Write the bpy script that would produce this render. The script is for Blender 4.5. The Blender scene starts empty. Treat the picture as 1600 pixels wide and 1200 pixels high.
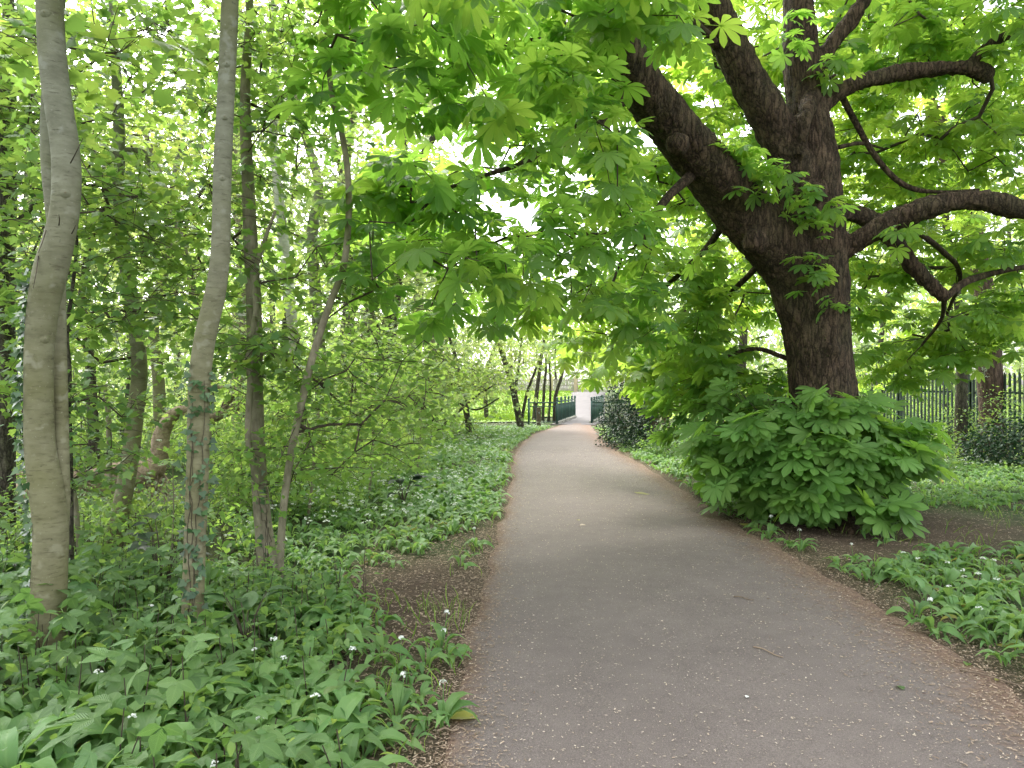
import bpy, math
import numpy as np
from mathutils import noise as mnoise, Vector

F = 1164.0            # focal length in pixels of the 1600 px wide photograph
HOR = 606.0           # row of the horizon
EYE = 1.6
R = np.random.default_rng(7)
scene = bpy.context.scene
COL = scene.collection

def pix(px, py, Y):
    return np.array([(px - 800.0) / F * Y, Y, EYE + (HOR - py) / F * Y])

def smooth(t):
    t = np.clip(t, 0, 1)
    return t * t * (3 - 2 * t)

# ---------------------------------------------------------------- value noise
_P = np.random.default_rng(3).random((256, 256))
def vnoise(x, y):
    x = np.asarray(x, float); y = np.asarray(y, float)
    xi = np.floor(x).astype(int); yi = np.floor(y).astype(int)
    fx = smooth(x - xi); fy = smooth(y - yi)
    g = lambda a, b: _P[a % 256, b % 256]
    return (g(xi, yi) * (1 - fx) + g(xi + 1, yi) * fx) * (1 - fy) + (g(xi, yi + 1) * (1 - fx) + g(xi + 1, yi + 1) * fx) * fy
def fnoise(x, y, o=3):
    s = 0; a = .5
    for k in range(o):
        s = s + a * vnoise(np.asarray(x) * 2 ** k + 17.3 * k, np.asarray(y) * 2 ** k + 5.1 * k); a *= .5
    return s

# ---------------------------------------------------------------- path outline and ground height
_edge = [(1200, 700, 1760), (1100, 718, 1600), (1000, 738, 1445), (900, 764, 1290), (850, 778, 1203), (800, 790, 1117), (750, 799, 1040),
         (720, 803, 990), (700, 808, 957), (680, 832, 933), (670, 860, 926), (663, 882, 921), (658, 892, 917)]
_EY = np.array([-8.0] + [EYE * F / (p[0] - HOR) for p in _edge])
_EL = np.array([-.25] + [(p[1] - 800) / F * (EYE * F / (p[0] - HOR)) for p in _edge])
_ER = np.array([2.55] + [(p[2] - 800) / F * (EYE * F / (p[0] - HOR)) for p in _edge])
_ER = np.clip(_ER, 2.45, 9)
def left_edge(y): return np.interp(y, _EY, _EL)
def right_edge(y): return np.interp(y, _EY, _ER)
def path_dist(x, y):
    return np.maximum(left_edge(y) - x, x - right_edge(y))
def gz(x, y):
    x = np.asarray(x, float); y = np.asarray(y, float)
    d = np.clip(path_dist(x, y) - .15, 0, 6)
    h = (fnoise(x * .55 + 9, y * .55) - .44) * .16 * smooth(d / 1.5) + (fnoise(x * .12 + 40, y * .12) - .44) * .5 * smooth(d / 6)
    h = h + 1.22 * smooth((y - 41) / 22.0) * np.where(y > 41, 1, 0)
    return h
def gzs(x, y): return float(gz(np.array([x]), np.array([y]))[0])

# ---------------------------------------------------------------- mesh helpers
def mesh_obj(name, V, faces, mats, parent=None, base=None, leafattr=None, mat_idx=None, smooth_shade=True):
    """V (n,3) world coordinates; faces: list of (m,k) int arrays; mats: list; mat_idx: one index per face array."""
    V = np.asarray(V, dtype=np.float32)
    if base is not None: V = V - np.asarray(base, dtype=np.float32)
    faces = [np.asarray(f, dtype=np.int32) for f in faces if len(f)]
    me = bpy.data.meshes.new(name)
    me.vertices.add(len(V)); me.vertices.foreach_set('co', V.ravel())
    nl = sum(f.size for f in faces); nf = sum(len(f) for f in faces)
    me.loops.add(nl); me.polygons.add(nf)
    me.loops.foreach_set('vertex_index', np.concatenate([f.ravel() for f in faces]))
    tot = np.concatenate([np.full(len(f), f.shape[1], np.int32) for f in faces])
    start = np.zeros(nf, np.int32); start[1:] = np.cumsum(tot)[:-1]
    me.polygons.foreach_set('loop_start', start)
    me.polygons.foreach_set('loop_total', tot)
    if mat_idx is not None:
        me.polygons.foreach_set('material_index', np.concatenate([np.full(len(f), mi, np.int32) for f, mi in zip(faces, mat_idx)]))
    me.polygons.foreach_set('use_smooth', np.full(nf, smooth_shade, dtype=bool))
    for m in mats: me.materials.append(m)
    if leafattr is not None:
        a = me.attributes.new('leaf', 'FLOAT_COLOR', 'POINT')
        a.data.foreach_set('color', np.asarray(leafattr, np.float32).ravel())
    me.update(); me.validate()
    o = bpy.data.objects.new(name, me); COL.objects.link(o)
    if parent is not None: o.parent = parent
    return o

def tag(o, label=None, cat=None, group=None, kind=None):
    if label: o['label'] = label
    if cat: o['category'] = cat
    if group: o['group'] = group
    if kind: o['kind'] = kind
    return o
def thing(name, label, cat, loc, group=None):
    o = bpy.data.objects.new(name, None); COL.objects.link(o)
    o.location = [float(v) for v in loc]; o.empty_display_size = .2
    return tag(o, label, cat, group)

def merge(a, b, mat=1):
    a.V += b.V; a.A += b.A; a.M += [mat] * len(b.F); a.F += [f + a.n for f in b.F]; a.n += b.n
    return a
class Bag:
    """collects geometry in world coordinates for one mesh"""
    def __init__(s): s.V = []; s.F = []; s.M = []; s.A = []; s.n = 0
    def add(s, V, faces, mat=0, attr=None):
        V = np.asarray(V, float)
        if not isinstance(faces, list): faces = [faces]
        for f in faces:
            s.F.append(np.asarray(f, np.int32) + s.n); s.M.append(mat)
        s.V.append(V); s.n += len(V)
        s.A.append(np.tile([.5, 0, 0, .5], (len(V), 1)) if attr is None else attr)
    def box(s, c, size, mat=0, rz=0.0, tilt=None):
        x, y, z = np.asarray(size) / 2
        b = np.array([[-x, -y, -z], [x, -y, -z], [x, y, -z], [-x, y, -z], [-x, -y, z], [x, -y, z], [x, y, z], [-x, y, z]])
        ch = min(x, y, z) * .0
        ca, sa = math.cos(rz), math.sin(rz)
        b = b @ np.array([[ca, sa, 0], [-sa, ca, 0], [0, 0, 1]])
        s.add(b + np.asarray(c), np.array([[0, 3, 2, 1], [4, 5, 6, 7], [0, 1, 5, 4], [1, 2, 6, 5], [2, 3, 7, 6], [3, 0, 4, 7]]), mat)
    def tube(s, pts, rad, sides=6, mat=0, cap=True, bump=None):
        V, Fq, Ft = tube(pts, rad, sides, cap, bump); s.add(V, [f for f in (Fq, Ft) if len(f)], mat)
    def obj(s, name, mats, parent=None, base=None, attr=False, smooth_shade=True):
        return mesh_obj(name, np.concatenate(s.V), s.F, mats, parent, base, np.concatenate(s.A) if attr else None, s.M, smooth_shade)

def tube(pts, rad, sides=6, cap=True, bump=None):
    pts = np.asarray(pts, float); n = len(pts)
    rad = np.broadcast_to(np.asarray(rad, float), (n,))
    T = np.gradient(pts, axis=0); T /= np.linalg.norm(T, axis=1, keepdims=True) + 1e-9
    ref = np.array([0, 1., 0]) if abs(T[0, 1]) < .9 else np.array([1., 0, 0])
    U = np.zeros_like(pts); u = np.cross(T[0], ref); u /= np.linalg.norm(u)
    for i in range(n):
        u = u - T[i] * (u @ T[i]); u /= np.linalg.norm(u) + 1e-9; U[i] = u
    W = np.cross(T, U)
    a = np.arange(sides) * 2 * math.pi / sides
    rr = rad[:, None] * np.ones(sides)
    if bump is not None: rr = rr * bump(np.linspace(0, 1, n)[:, None], a[None, :])
    V = pts[:, None, :] + rr[:, :, None] * (np.cos(a)[None, :, None] * U[:, None, :] + np.sin(a)[None, :, None] * W[:, None, :])
    i = np.arange(n - 1)[:, None] * sides; j = np.arange(sides)[None, :]; j2 = (j + 1) % sides
    Fq = np.stack([i + j, i + j2, i + sides + j2, i + sides + j], -1).reshape(-1, 4)
    V = V.reshape(-1, 3); Ft = np.zeros((0, 3), int)
    if cap:
        m = len(V); V = np.vstack([V, pts[-1] + T[-1] * rad[-1] * .4, pts[0] - T[0] * rad[0] * .1])
        b = (n - 1) * sides; jj = np.arange(sides); jn = (jj + 1) % sides
        Ft = np.vstack([np.stack([b + jj, b + jn, np.full(sides, m)], -1), np.stack([jn, jj, np.full(sides, m + 1)], -1)])
    return V, Fq, Ft

def spline(P, n):
    """Catmull-Rom through P (k,d), n samples"""
    P = np.asarray(P, float)
    if len(P) == 2: return P[0] + (P[1] - P[0]) * np.linspace(0, 1, n)[:, None]
    Q = np.vstack([2 * P[0] - P[1], P, 2 * P[-1] - P[-2]])
    d = np.linalg.norm(np.diff(P, axis=0), axis=1) + 1e-6; c = np.concatenate([[0], np.cumsum(d)])
    t = np.linspace(0, c[-1], n); k = np.clip(np.searchsorted(c, t, 'right') - 1, 0, len(P) - 2)
    u = ((t - c[k]) / d[k])[:, None]
    a, b, e, f = Q[k], Q[k + 1], Q[k + 2], Q[k + 3]
    return .5 * (2 * b + (e - a) * u + (2 * a - 5 * b + 4 * e - f) * u ** 2 + (3 * b - a - 3 * e + f) * u ** 3)

# ---------------------------------------------------------------- leaf templates: V (k,3), faces list, across (k), along (k). +Y is outward, +Z is the upper side
def strip_leaf(rows, widths, L, zf=None, yf=None, fold=.15):
    V = []; ac = []; al = []
    for t, w in zip(rows, widths):
        y = L * t if yf is None else yf(t) * L; z = 0 if zf is None else zf(t) * L
        for s in (-1, 0, 1):
            V.append([s * w * L, y, z + abs(s) * w * L * fold]); ac.append(s); al.append(t)
    n = len(rows); Fq = []
    for i in range(n - 1):
        for j in range(2):
            Fq.append([3 * i + j, 3 * i + j + 1, 3 * i + j + 4, 3 * i + j + 3])
    return np.array(V, float), np.array(Fq), np.array(ac, float), np.array(al, float)

def palmate(lo=False, droop=.35):
    V = []; Fc = []; ac = []; al = []; n = 0
    angs = np.radians([-118, -72, -34, 0, 34, 72, 118] if not lo else [-105, -50, 0, 50, 105])
    lens = [.6, .82, .97, 1, .97, .82, .6] if not lo else [.65, .9, 1, .9, .65]
    pet = .55
    for a, l in zip(angs, lens):
        if lo: rows = [0, .62, 1]; wd = [.03, .17, .03]
        else: rows = [0, .3, .58, .78, .92, 1]; wd = [.02, .09, .165, .175, .09, .01]
        v, f, c, t = strip_leaf(rows, wd, l, zf=lambda t: .06 * t - droop * t * t)
        ca, sa = math.cos(a), math.sin(a)
        v = v @ np.array([[ca, -sa, 0], [sa, ca, 0], [0, 0, 1]])
        v[:, 1] += pet
        V.append(v); Fc.append(f + n); ac.append(c); al.append(t); n += len(v)
    if not lo:   # petiole
        v = np.array([[-.008, 0, 0], [.008, 0, 0], [.008, pet, 0.0], [-.008, pet, 0.0], [0, 0, .02], [0, pet, .015]])
        V.append(v); Fc.append(np.array([[0, 1, 2, 3], [0, 4, 5, 3]]) + n); ac.append(np.zeros(6)); al.append(np.zeros(6))
    return np.vstack(V), [np.vstack(Fc)], np.concatenate(ac), np.concatenate(al)

def lobed(pts, bend=.2, pet=.35):
    """a flat lobed blade as a fan around its middle; pts is the right half outline from the base to the tip"""
    right = np.array(pts, float); left = right[::-1][1:-1] * [-1, 1]
    O = np.vstack([right, left]); m = len(O)
    V = np.vstack([[0, .42], O]); r = np.linalg.norm(V - [0, .3], axis=1)
    z = -bend * r * r + .08 * np.abs(V[:, 0])
    V3 = np.column_stack([V[:, 0], V[:, 1] + pet, z])
    j = np.arange(m)
    Ft = np.stack([np.zeros(m, int), 1 + j, 1 + (j + 1) % m], -1)
    k = len(V3); V3 = np.vstack([V3, [[-.012, 0, 0], [.012, 0, 0], [0, pet + .05, 0]]])
    Ft = np.vstack([Ft, [[k, k + 1, k + 2]]])
    ac = np.concatenate([V[:, 0] * 2, [0, 0, 0]]); al = np.concatenate([V[:, 1], [0, 0, 0]])
    return V3, [Ft], ac, al
MAPLE = lobed([(0, 0), (.22, -.04), (.42, .1), (.3, .24), (.56, .5), (.28, .55), (.2, .68), (0, 1.0)])
IVY = lobed([(0, .05), (.3, -.02), (.5, .25), (.28, .42), (0, 1.0)], bend=.1, pet=.1)
PALM_HI = palmate(False); PALM_LO = palmate(True)
PALM_FLAT = palmate(False, .18)
def simple(lo=True, w=.27, arch=.25, fold=.3):
    rows, wd = ([0, .45, 1], [.02, w, .02]) if lo else ([0, .2, .45, .75, 1], [.02, w * .8, w, w * .6, .01])
    v, f, c, t = strip_leaf(rows, wd, 1, zf=lambda t: .1 * t - arch * t * t, fold=fold)
    return v, [f], c, t
SIMPLE = simple(True); OVATE = simple(False, .3)
_k = np.array([[0, 0, 0], [.3, .5, .06], [0, 1, -.1], [-.3, .5, .06]])
KITE = (_k, [np.array([[0, 1, 2], [0, 2, 3]])], np.array([0, 1, 0, -1.]), np.array([0, .5, 1, .5]))
def garlic(lo=False):
    rows, wd = ([0, .2, .42, .65, .85, 1], [.02, .05, .115, .125, .07, .004]) if not lo else ([0, .45, .75, 1], [.02, .12, .1, .005])
    v, f, c, t = strip_leaf(rows, wd, 1, yf=lambda t: .16 * t + .62 * t * t, zf=lambda t: .95 * t - .72 * t * t * t if t < .99 else .95 - .76, fold=.35)
    return v, [f], c, t
GARLIC = garlic(); GARLIC_LO = garlic(True)
def trifol():
    V = []; Fc = []; ac = []; al = []; n = 0
    for a, l in ((-75, .8), (0, 1), (75, .8)):
        v, f, c, t = strip_leaf([0, .25, .5, .8, 1], [.02, .26, .3, .16, .01], l, zf=lambda t: .08 * t - .25 * t * t)
        a = math.radians(a); v = v @ np.array([[math.cos(a), -math.sin(a), 0], [math.sin(a), math.cos(a), 0], [0, 0, 1]]); v[:, 1] += .5
        V.append(v); Fc.append(f + n); ac.append(c); al.append(t); n += len(v)
    v = np.array([[-.012, 0, 0], [.012, 0, 0], [0, .5, 0]])
    return np.vstack(V + [v]), [np.vstack(Fc), np.array([[n, n + 1, n + 2]])], np.concatenate(ac + [np.zeros(3)]), np.concatenate(al + [np.zeros(3)])
TRIFOL = trifol()

def frames(out, up):
    """rotation matrices (n,3,3) whose columns are x, y=out, z~up"""
    y = out / (np.linalg.norm(out, axis=1, keepdims=True) + 1e-9)
    z = up - y * np.sum(up * y, 1, keepdims=True)
    z /= np.linalg.norm(z, axis=1, keepdims=True) + 1e-9
    x = np.cross(y, z)
    return np.stack([x, y, z], -1)
def put(bag, tpl, pos, out, up, size, tint, mat=0, R_=None):
    """instances a template at pos; writes the leaf attribute (tint, across, along, random)"""
    n = len(pos)
    if n == 0: return
    M = frames(out, up); V, Fs, ac, al = tpl; k = len(V)
    W = np.einsum('nij,kj->nki', M, V) * np.broadcast_to(np.asarray(size, float), (n,))[:, None, None] + pos[:, None, :]
    A = np.empty((n, k, 4)); A[:, :, 0] = np.broadcast_to(tint, (n,))[:, None]; A[:, :, 1] = ac * .5 + .5; A[:, :, 2] = al
    A[:, :, 3] = R.random(n)[:, None]
    off = (np.arange(n) * k)[:, None, None]
    bag.add(W.reshape(-1, 3), [(f[None] + off).reshape(-1, f.shape[1]) for f in Fs], mat, A.reshape(-1, 4))

def unit(n, rng=None):
    v = (rng or R).normal(size=(n, 3)); return v / np.linalg.norm(v, axis=1, keepdims=True)

# ---------------------------------------------------------------- materials
def newmat(name):
    m = bpy.data.materials.new(name); m.use_nodes = True; nt = m.node_tree; nt.nodes.clear()
    return m, nt, nt.nodes, nt.links
def N(nt, t, **kw):
    n = nt.nodes.new(t)
    for k, v in kw.items():
        if hasattr(n, k): setattr(n, k, v)
        else: n.inputs[k.replace('_', ' ')].default_value = v
    return n
def ramp(nt, stops):
    n = nt.nodes.new('ShaderNodeValToRGB'); cr = n.color_ramp
    while len(cr.elements) < len(stops): cr.elements.new(.5)
    for e, (p, c) in zip(cr.elements, stops): e.position = p; e.color = (*c, 1)
    return n
def leaf_mat(name, c0, c1, t0, t1, trans=.45, rough=.45, spec=.35, vein=.0, bump=.0):
    """c0..c1 base colours over the tint, t0..t1 transmitted colours"""
    m, nt, ns, L = newmat(name)
    at = N(nt, 'ShaderNodeAttribute', attribute_name='leaf'); sp = N(nt, 'ShaderNodeSeparateColor')
    L.new(at.outputs['Color'], sp.inputs['Color'])
    mix = N(nt, 'ShaderNodeMix', data_type='RGBA'); mix.inputs['A'].default_value = (*c0, 1); mix.inputs['B'].default_value = (*c1, 1)
    mix2 = N(nt, 'ShaderNodeMix', data_type='RGBA'); mix2.inputs['A'].default_value = (*t0, 1); mix2.inputs['B'].default_value = (*t1, 1)
    L.new(sp.outputs[0], mix.inputs['Factor']); L.new(sp.outputs[0], mix2.inputs['Factor'])
    # small spots and paler midrib
    hsv = N(nt, 'ShaderNodeHueSaturation'); L.new(mix.outputs['Result'], hsv.inputs['Color'])
    mr = N(nt, 'ShaderNodeMapRange'); mr.inputs['To Min'].default_value = .72; mr.inputs['To Max'].default_value = 1.3
    L.new(at.outputs['Alpha'], mr.inputs['Value']); L.new(mr.outputs['Result'], hsv.inputs['Value'])
    col = hsv.outputs['Color']
    pr = N(nt, 'ShaderNodeBsdfPrincipled'); pr.inputs['Roughness'].default_value = rough; pr.inputs['Specular IOR Level'].default_value = spec
    if vein > 0:
        ab = N(nt, 'ShaderNodeMath', operation='SUBTRACT'); L.new(sp.outputs[1], ab.inputs[0]); ab.inputs[1].default_value = .5
        a2 = N(nt, 'ShaderNodeMath', operation='ABSOLUTE'); L.new(ab.outputs[0], a2.inputs[0])
        rib = N(nt, 'ShaderNodeMapRange'); rib.inputs['From Max'].default_value = .07; rib.inputs['To Min'].default_value = vein; rib.inputs['To Max'].default_value = 0
        L.new(a2.outputs[0], rib.inputs['Value'])
        # side veins: along - .6*|across|
        m1 = N(nt, 'ShaderNodeMath', operation='MULTIPLY'); L.new(a2.outputs[0], m1.inputs[0]); m1.inputs[1].default_value = -.55
        m2 = N(nt, 'ShaderNodeMath', operation='ADD'); L.new(m1.outputs[0], m2.inputs[0]); L.new(sp.outputs[2], m2.inputs[1])
        m3 = N(nt, 'ShaderNodeMath', operation='MULTIPLY'); L.new(m2.outputs[0], m3.inputs[0]); m3.inputs[1].default_value = 75
        m4 = N(nt, 'ShaderNodeMath', operation='SINE'); L.new(m3.outputs[0], m4.inputs[0])
        bp = N(nt, 'ShaderNodeBump'); bp.inputs['Strength'].default_value = bump; bp.inputs['Distance'].default_value = .004
        L.new(m4.outputs[0], bp.inputs['Height']); L.new(bp.outputs['Normal'], pr.inputs['Normal'])
        lm = N(nt, 'ShaderNodeMix', data_type='RGBA'); L.new(rib.outputs['Result'], lm.inputs['Factor']); L.new(col, lm.inputs['A'])
        lm.inputs['B'].default_value = (c1[0] * 1.8 + .03, c1[1] * 1.5 + .04, c1[2] * 1.5 + .02, 1); col = lm.outputs['Result']
    L.new(col, pr.inputs['Base Color'])
    tr = N(nt, 'ShaderNodeBsdfTranslucent'); L.new(mix2.outputs['Result'], tr.inputs['Color'])
    ms = N(nt, 'ShaderNodeMixShader'); ms.inputs[0].default_value = trans
    L.new(pr.outputs[0], ms.inputs[1]); L.new(tr.outputs[0], ms.inputs[2])
    out = N(nt, 'ShaderNodeOutputMaterial'); L.new(ms.outputs[0], out.inputs[0])
    return m

def bark_mat(name, stops, scale=(10, 10, 3), bump=.4, dist=.02, algae=None, algae_amt=.4, bands=None, band_col=(.05, .045, .035), rough=.85, cracks=None):
    m, nt, ns, L = newmat(name)
    tc = N(nt, 'ShaderNodeTexCoord'); mp = N(nt, 'ShaderNodeMapping'); mp.inputs['Scale'].default_value = scale
    L.new(tc.outputs['Object'], mp.inputs['Vector'])
    n1 = N(nt, 'ShaderNodeTexNoise'); n1.inputs['Scale'].default_value = 1; n1.inputs['Detail'].default_value = 8; n1.inputs['Roughness'].default_value = .62
    L.new(mp.outputs[0], n1.inputs['Vector'])
    cr = ramp(nt, stops); L.new(n1.outputs['Fac'], cr.inputs[0]); col = cr.outputs[0]
    h = n1.outputs['Fac']
    if algae:
        n2 = N(nt, 'ShaderNodeTexNoise'); n2.inputs['Scale'].default_value = 2.2; n2.inputs['Detail'].default_value = 4; L.new(tc.outputs['Object'], n2.inputs['Vector'])
        r2 = ramp(nt, [(.42, (0, 0, 0)), (.68, (algae_amt,) * 3)]); L.new(n2.outputs['Fac'], r2.inputs[0])
        mx = N(nt, 'ShaderNodeMix', data_type='RGBA'); L.new(r2.outputs[0], mx.inputs['Factor']); L.new(col, mx.inputs['A']); mx.inputs['B'].default_value = (*algae, 1); col = mx.outputs['Result']
    if bands:
        mp3 = N(nt, 'ShaderNodeMapping'); mp3.inputs['Scale'].default_value = bands; L.new(tc.outputs['Object'], mp3.inputs['Vector'])
        n3 = N(nt, 'ShaderNodeTexNoise'); n3.inputs['Scale'].default_value = 1; n3.inputs['Detail'].default_value = 5; n3.inputs['Roughness'].default_value = .6; L.new(mp3.outputs[0], n3.inputs['Vector'])
        r3 = ramp(nt, [(.56, (0, 0, 0)), (.74, (.7, .7, .7))]); L.new(n3.outputs['Fac'], r3.inputs[0])
        mx = N(nt, 'ShaderNodeMix', data_type='RGBA'); L.new(r3.outputs[0], mx.inputs['Factor']); L.new(col, mx.inputs['A']); mx.inputs['B'].default_value = (*band_col, 1); col = mx.outputs['Result']
        ad = N(nt, 'ShaderNodeMath', operation='SUBTRACT'); L.new(h, ad.inputs[0]); L.new(r3.outputs[0], ad.inputs[1]); h = ad.outputs[0]
    if cracks:      # plates parted by dark fissures, with fine grain on each
        mp4 = N(nt, 'ShaderNodeMapping'); mp4.inputs['Scale'].default_value = cracks; L.new(tc.outputs['Object'], mp4.inputs['Vector'])
        nd = N(nt, 'ShaderNodeTexNoise'); nd.inputs['Scale'].default_value = 1.3; nd.inputs['Detail'].default_value = 4; L.new(mp4.outputs[0], nd.inputs['Vector'])
        vm = N(nt, 'ShaderNodeVectorMath', operation='MULTIPLY_ADD'); L.new(nd.outputs['Color'], vm.inputs[0]); vm.inputs[1].default_value = (1.8, 1.8, 1.8); L.new(mp4.outputs[0], vm.inputs[2])
        vo = N(nt, 'ShaderNodeTexVoronoi', feature='DISTANCE_TO_EDGE'); vo.inputs['Scale'].default_value = 1; L.new(vm.outputs[0], vo.inputs['Vector'])
        rv = ramp(nt, [(.0, (.42, .42, .42)), (.10, (.82, .82, .82)), (.3, (1, 1, 1))]); L.new(vo.outputs['Distance'], rv.inputs[0])
        mx = N(nt, 'ShaderNodeMix', data_type='RGBA', blend_type='MULTIPLY'); mx.inputs['Factor'].default_value = 1; L.new(col, mx.inputs['A']); L.new(rv.outputs[0], mx.inputs['B']); col = mx.outputs['Result']
        nf = N(nt, 'ShaderNodeTexNoise'); nf.inputs['Scale'].default_value = 55; nf.inputs['Detail'].default_value = 5; nf.inputs['Roughness'].default_value = .7; L.new(tc.outputs['Object'], nf.inputs['Vector'])
        rf = ramp(nt, [(.35, (.55, .55, .55)), (.7, (1.35, 1.35, 1.35))]); L.new(nf.outputs['Fac'], rf.inputs[0])
        mx = N(nt, 'ShaderNodeMix', data_type='RGBA', blend_type='MULTIPLY'); mx.inputs['Factor'].default_value = 1; L.new(col, mx.inputs['A']); L.new(rf.outputs[0], mx.inputs['B']); col = mx.outputs['Result']
        a1 = N(nt, 'ShaderNodeMath', operation='MULTIPLY_ADD'); L.new(nf.outputs['Fac'], a1.inputs[0]); a1.inputs[1].default_value = .35; L.new(rv.outputs[0], a1.inputs[2])
        a2 = N(nt, 'ShaderNodeMath', operation='MULTIPLY_ADD'); L.new(h, a2.inputs[0]); a2.inputs[1].default_value = .8; L.new(a1.outputs[0], a2.inputs[2]); h = a2.outputs[0]
    if bands:       # pale and dark lichen spots, grime that fades up the stem
        for sc_, lo_, cc in ((70, .66, (.34, .33, .27)), (42, .67, (.06, .055, .04)), (9, .6, (.30, .29, .24))):
            ns_ = N(nt, 'ShaderNodeTexNoise'); ns_.inputs['Scale'].default_value = sc_; ns_.inputs['Detail'].default_value = 3; L.new(tc.outputs['Object'], ns_.inputs['Vector'])
            rs = ramp(nt, [(lo_, (0, 0, 0)), (lo_ + .08, (.55, .55, .55))]); L.new(ns_.outputs['Fac'], rs.inputs[0])
            mx = N(nt, 'ShaderNodeMix', data_type='RGBA'); L.new(rs.outputs[0], mx.inputs['Factor']); L.new(col, mx.inputs['A']); mx.inputs['B'].default_value = (*cc, 1); col = mx.outputs['Result']
        sx = N(nt, 'ShaderNodeSeparateXYZ'); L.new(tc.outputs['Object'], sx.inputs[0])
        mz = N(nt, 'ShaderNodeMapRange'); mz.inputs['From Max'].default_value = 3.2; L.new(sx.outputs[2], mz.inputs['Value'])
        tn = ramp(nt, [(0, (1.0, .97, .76)), (.5, (.98, .98, .84)), (1, (.86, .92, .90))]); L.new(mz.outputs[0], tn.inputs[0])
        mx = N(nt, 'ShaderNodeMix', data_type='RGBA', blend_type='MULTIPLY'); mx.inputs['Factor'].default_value = 1; L.new(col, mx.inputs['A']); L.new(tn.outputs[0], mx.inputs['B']); col = mx.outputs['Result']
    pr = N(nt, 'ShaderNodeBsdfPrincipled'); pr.inputs['Roughness'].default_value = rough; pr.inputs['Specular IOR Level'].default_value = .2
    L.new(col, pr.inputs['Base Color'])
    bp = N(nt, 'ShaderNodeBump'); bp.inputs['Strength'].default_value = bump; bp.inputs['Distance'].default_value = dist
    L.new(h, bp.inputs['Height']); L.new(bp.outputs[0], pr.inputs['Normal'])
    out = N(nt, 'ShaderNodeOutputMaterial'); L.new(pr.outputs[0], out.inputs[0])
    return m
def plain_mat(name, c, rough=.6, var=.25, scale=12, spec=.3, metal=0, c2=None, bump=.1):
    m, nt, ns, L = newmat(name)
    tc = N(nt, 'ShaderNodeTexCoord'); n1 = N(nt, 'ShaderNodeTexNoise'); n1.inputs['Scale'].default_value = scale; n1.inputs['Detail'].default_value = 6
    L.new(tc.outputs['Object'], n1.inputs['Vector'])
    d = tuple(v * (1 - var) for v in c); e = tuple(min(1, v * (1 + var)) for v in (c2 or c))
    cr = ramp(nt, [(.3, d), (.7, e)]); L.new(n1.outputs['Fac'], cr.inputs[0])
    pr = N(nt, 'ShaderNodeBsdfPrincipled'); pr.inputs['Roughness'].default_value = rough; pr.inputs['Specular IOR Level'].default_value = spec; pr.inputs['Metallic'].default_value = metal
    L.new(cr.outputs[0], pr.inputs['Base Color'])
    bp = N(nt, 'ShaderNodeBump'); bp.inputs['Strength'].default_value = bump; bp.inputs['Distance'].default_value = .01; L.new(n1.outputs['Fac'], bp.inputs['Height']); L.new(bp.outputs[0], pr.inputs['Normal'])
    out = N(nt, 'ShaderNodeOutputMaterial'); L.new(pr.outputs[0], out.inputs[0])
    return m

M = {}
M['chestnut_leaf'] = leaf_mat('chestnut_leaf', (.08, .18, .05), (.145, .26, .06), (.33, .62, .08), (.58, .76, .10), .55, .42, .4, vein=.5, bump=.35)
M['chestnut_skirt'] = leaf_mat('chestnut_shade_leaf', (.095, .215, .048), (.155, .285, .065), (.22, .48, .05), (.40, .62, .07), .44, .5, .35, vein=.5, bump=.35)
M['maple_leaf'] = leaf_mat('maple_leaf', (.065, .145, .045), (.14, .22, .055), (.25, .46, .08), (.46, .60, .10), .48, .45, .35)
M['fresh_leaf'] = leaf_mat('fresh_leaf', (.10, .20, .045), (.19, .26, .065), (.36, .58, .10), (.56, .67, .14), .5, .5, .3)
M['far_haze_leaf'] = leaf_mat('far_haze_leaf', (.11, .19, .07), (.19, .25, .09), (.36, .54, .15), (.56, .64, .20), .45, .55, .25)  # paler, greyer green: distance haze painted into the leaf colour
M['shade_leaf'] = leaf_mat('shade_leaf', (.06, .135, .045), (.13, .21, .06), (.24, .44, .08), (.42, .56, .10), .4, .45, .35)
M['garlic_leaf'] = leaf_mat('garlic_leaf', (.085, .185, .055), (.15, .26, .08), (.22, .44, .08), (.38, .56, .12), .36, .45, .32, vein=.25, bump=.15)
M['bramble_leaf'] = leaf_mat('bramble_leaf', (.075, .16, .055), (.14, .24, .075), (.18, .38, .07), (.32, .50, .10), .33, .5, .35, vein=.35, bump=.4)
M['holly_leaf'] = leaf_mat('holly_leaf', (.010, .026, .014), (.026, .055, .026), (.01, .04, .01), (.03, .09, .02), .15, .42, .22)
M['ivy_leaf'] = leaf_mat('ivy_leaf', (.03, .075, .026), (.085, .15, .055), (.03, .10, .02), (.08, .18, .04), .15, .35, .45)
M['yellow_leaf'] = leaf_mat('yellow_leaf', (.2, .22, .05), (.35, .33, .08), (.4, .42, .06), (.5, .45, .1), .4, .5, .3)
M['petal'] = leaf_mat('petal', (.75, .78, .72), (.85, .87, .82), (.6, .65, .5), (.7, .75, .6), .35, .6, .2)
M['chestnut_bark'] = bark_mat('chestnut_bark', [(.25, (.028, .019, .012)), (.5, (.082, .055, .035)), (.66, (.135, .092, .060)), (.85, (.20, .145, .10))], (9, 9, 3.5), 1.0, .035, (.075, .08, .035), .35, cracks=(15, 15, 3.6))
M['smooth_bark'] = bark_mat('smooth_bark', [(.25, (.13, .122, .085)), (.5, (.20, .19, .138)), (.75, (.27, .258, .195))], (7, 7, 16), .5, .012, (.13, .13, .05), .6, (14, 14, 80), (.085, .068, .046))
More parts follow.
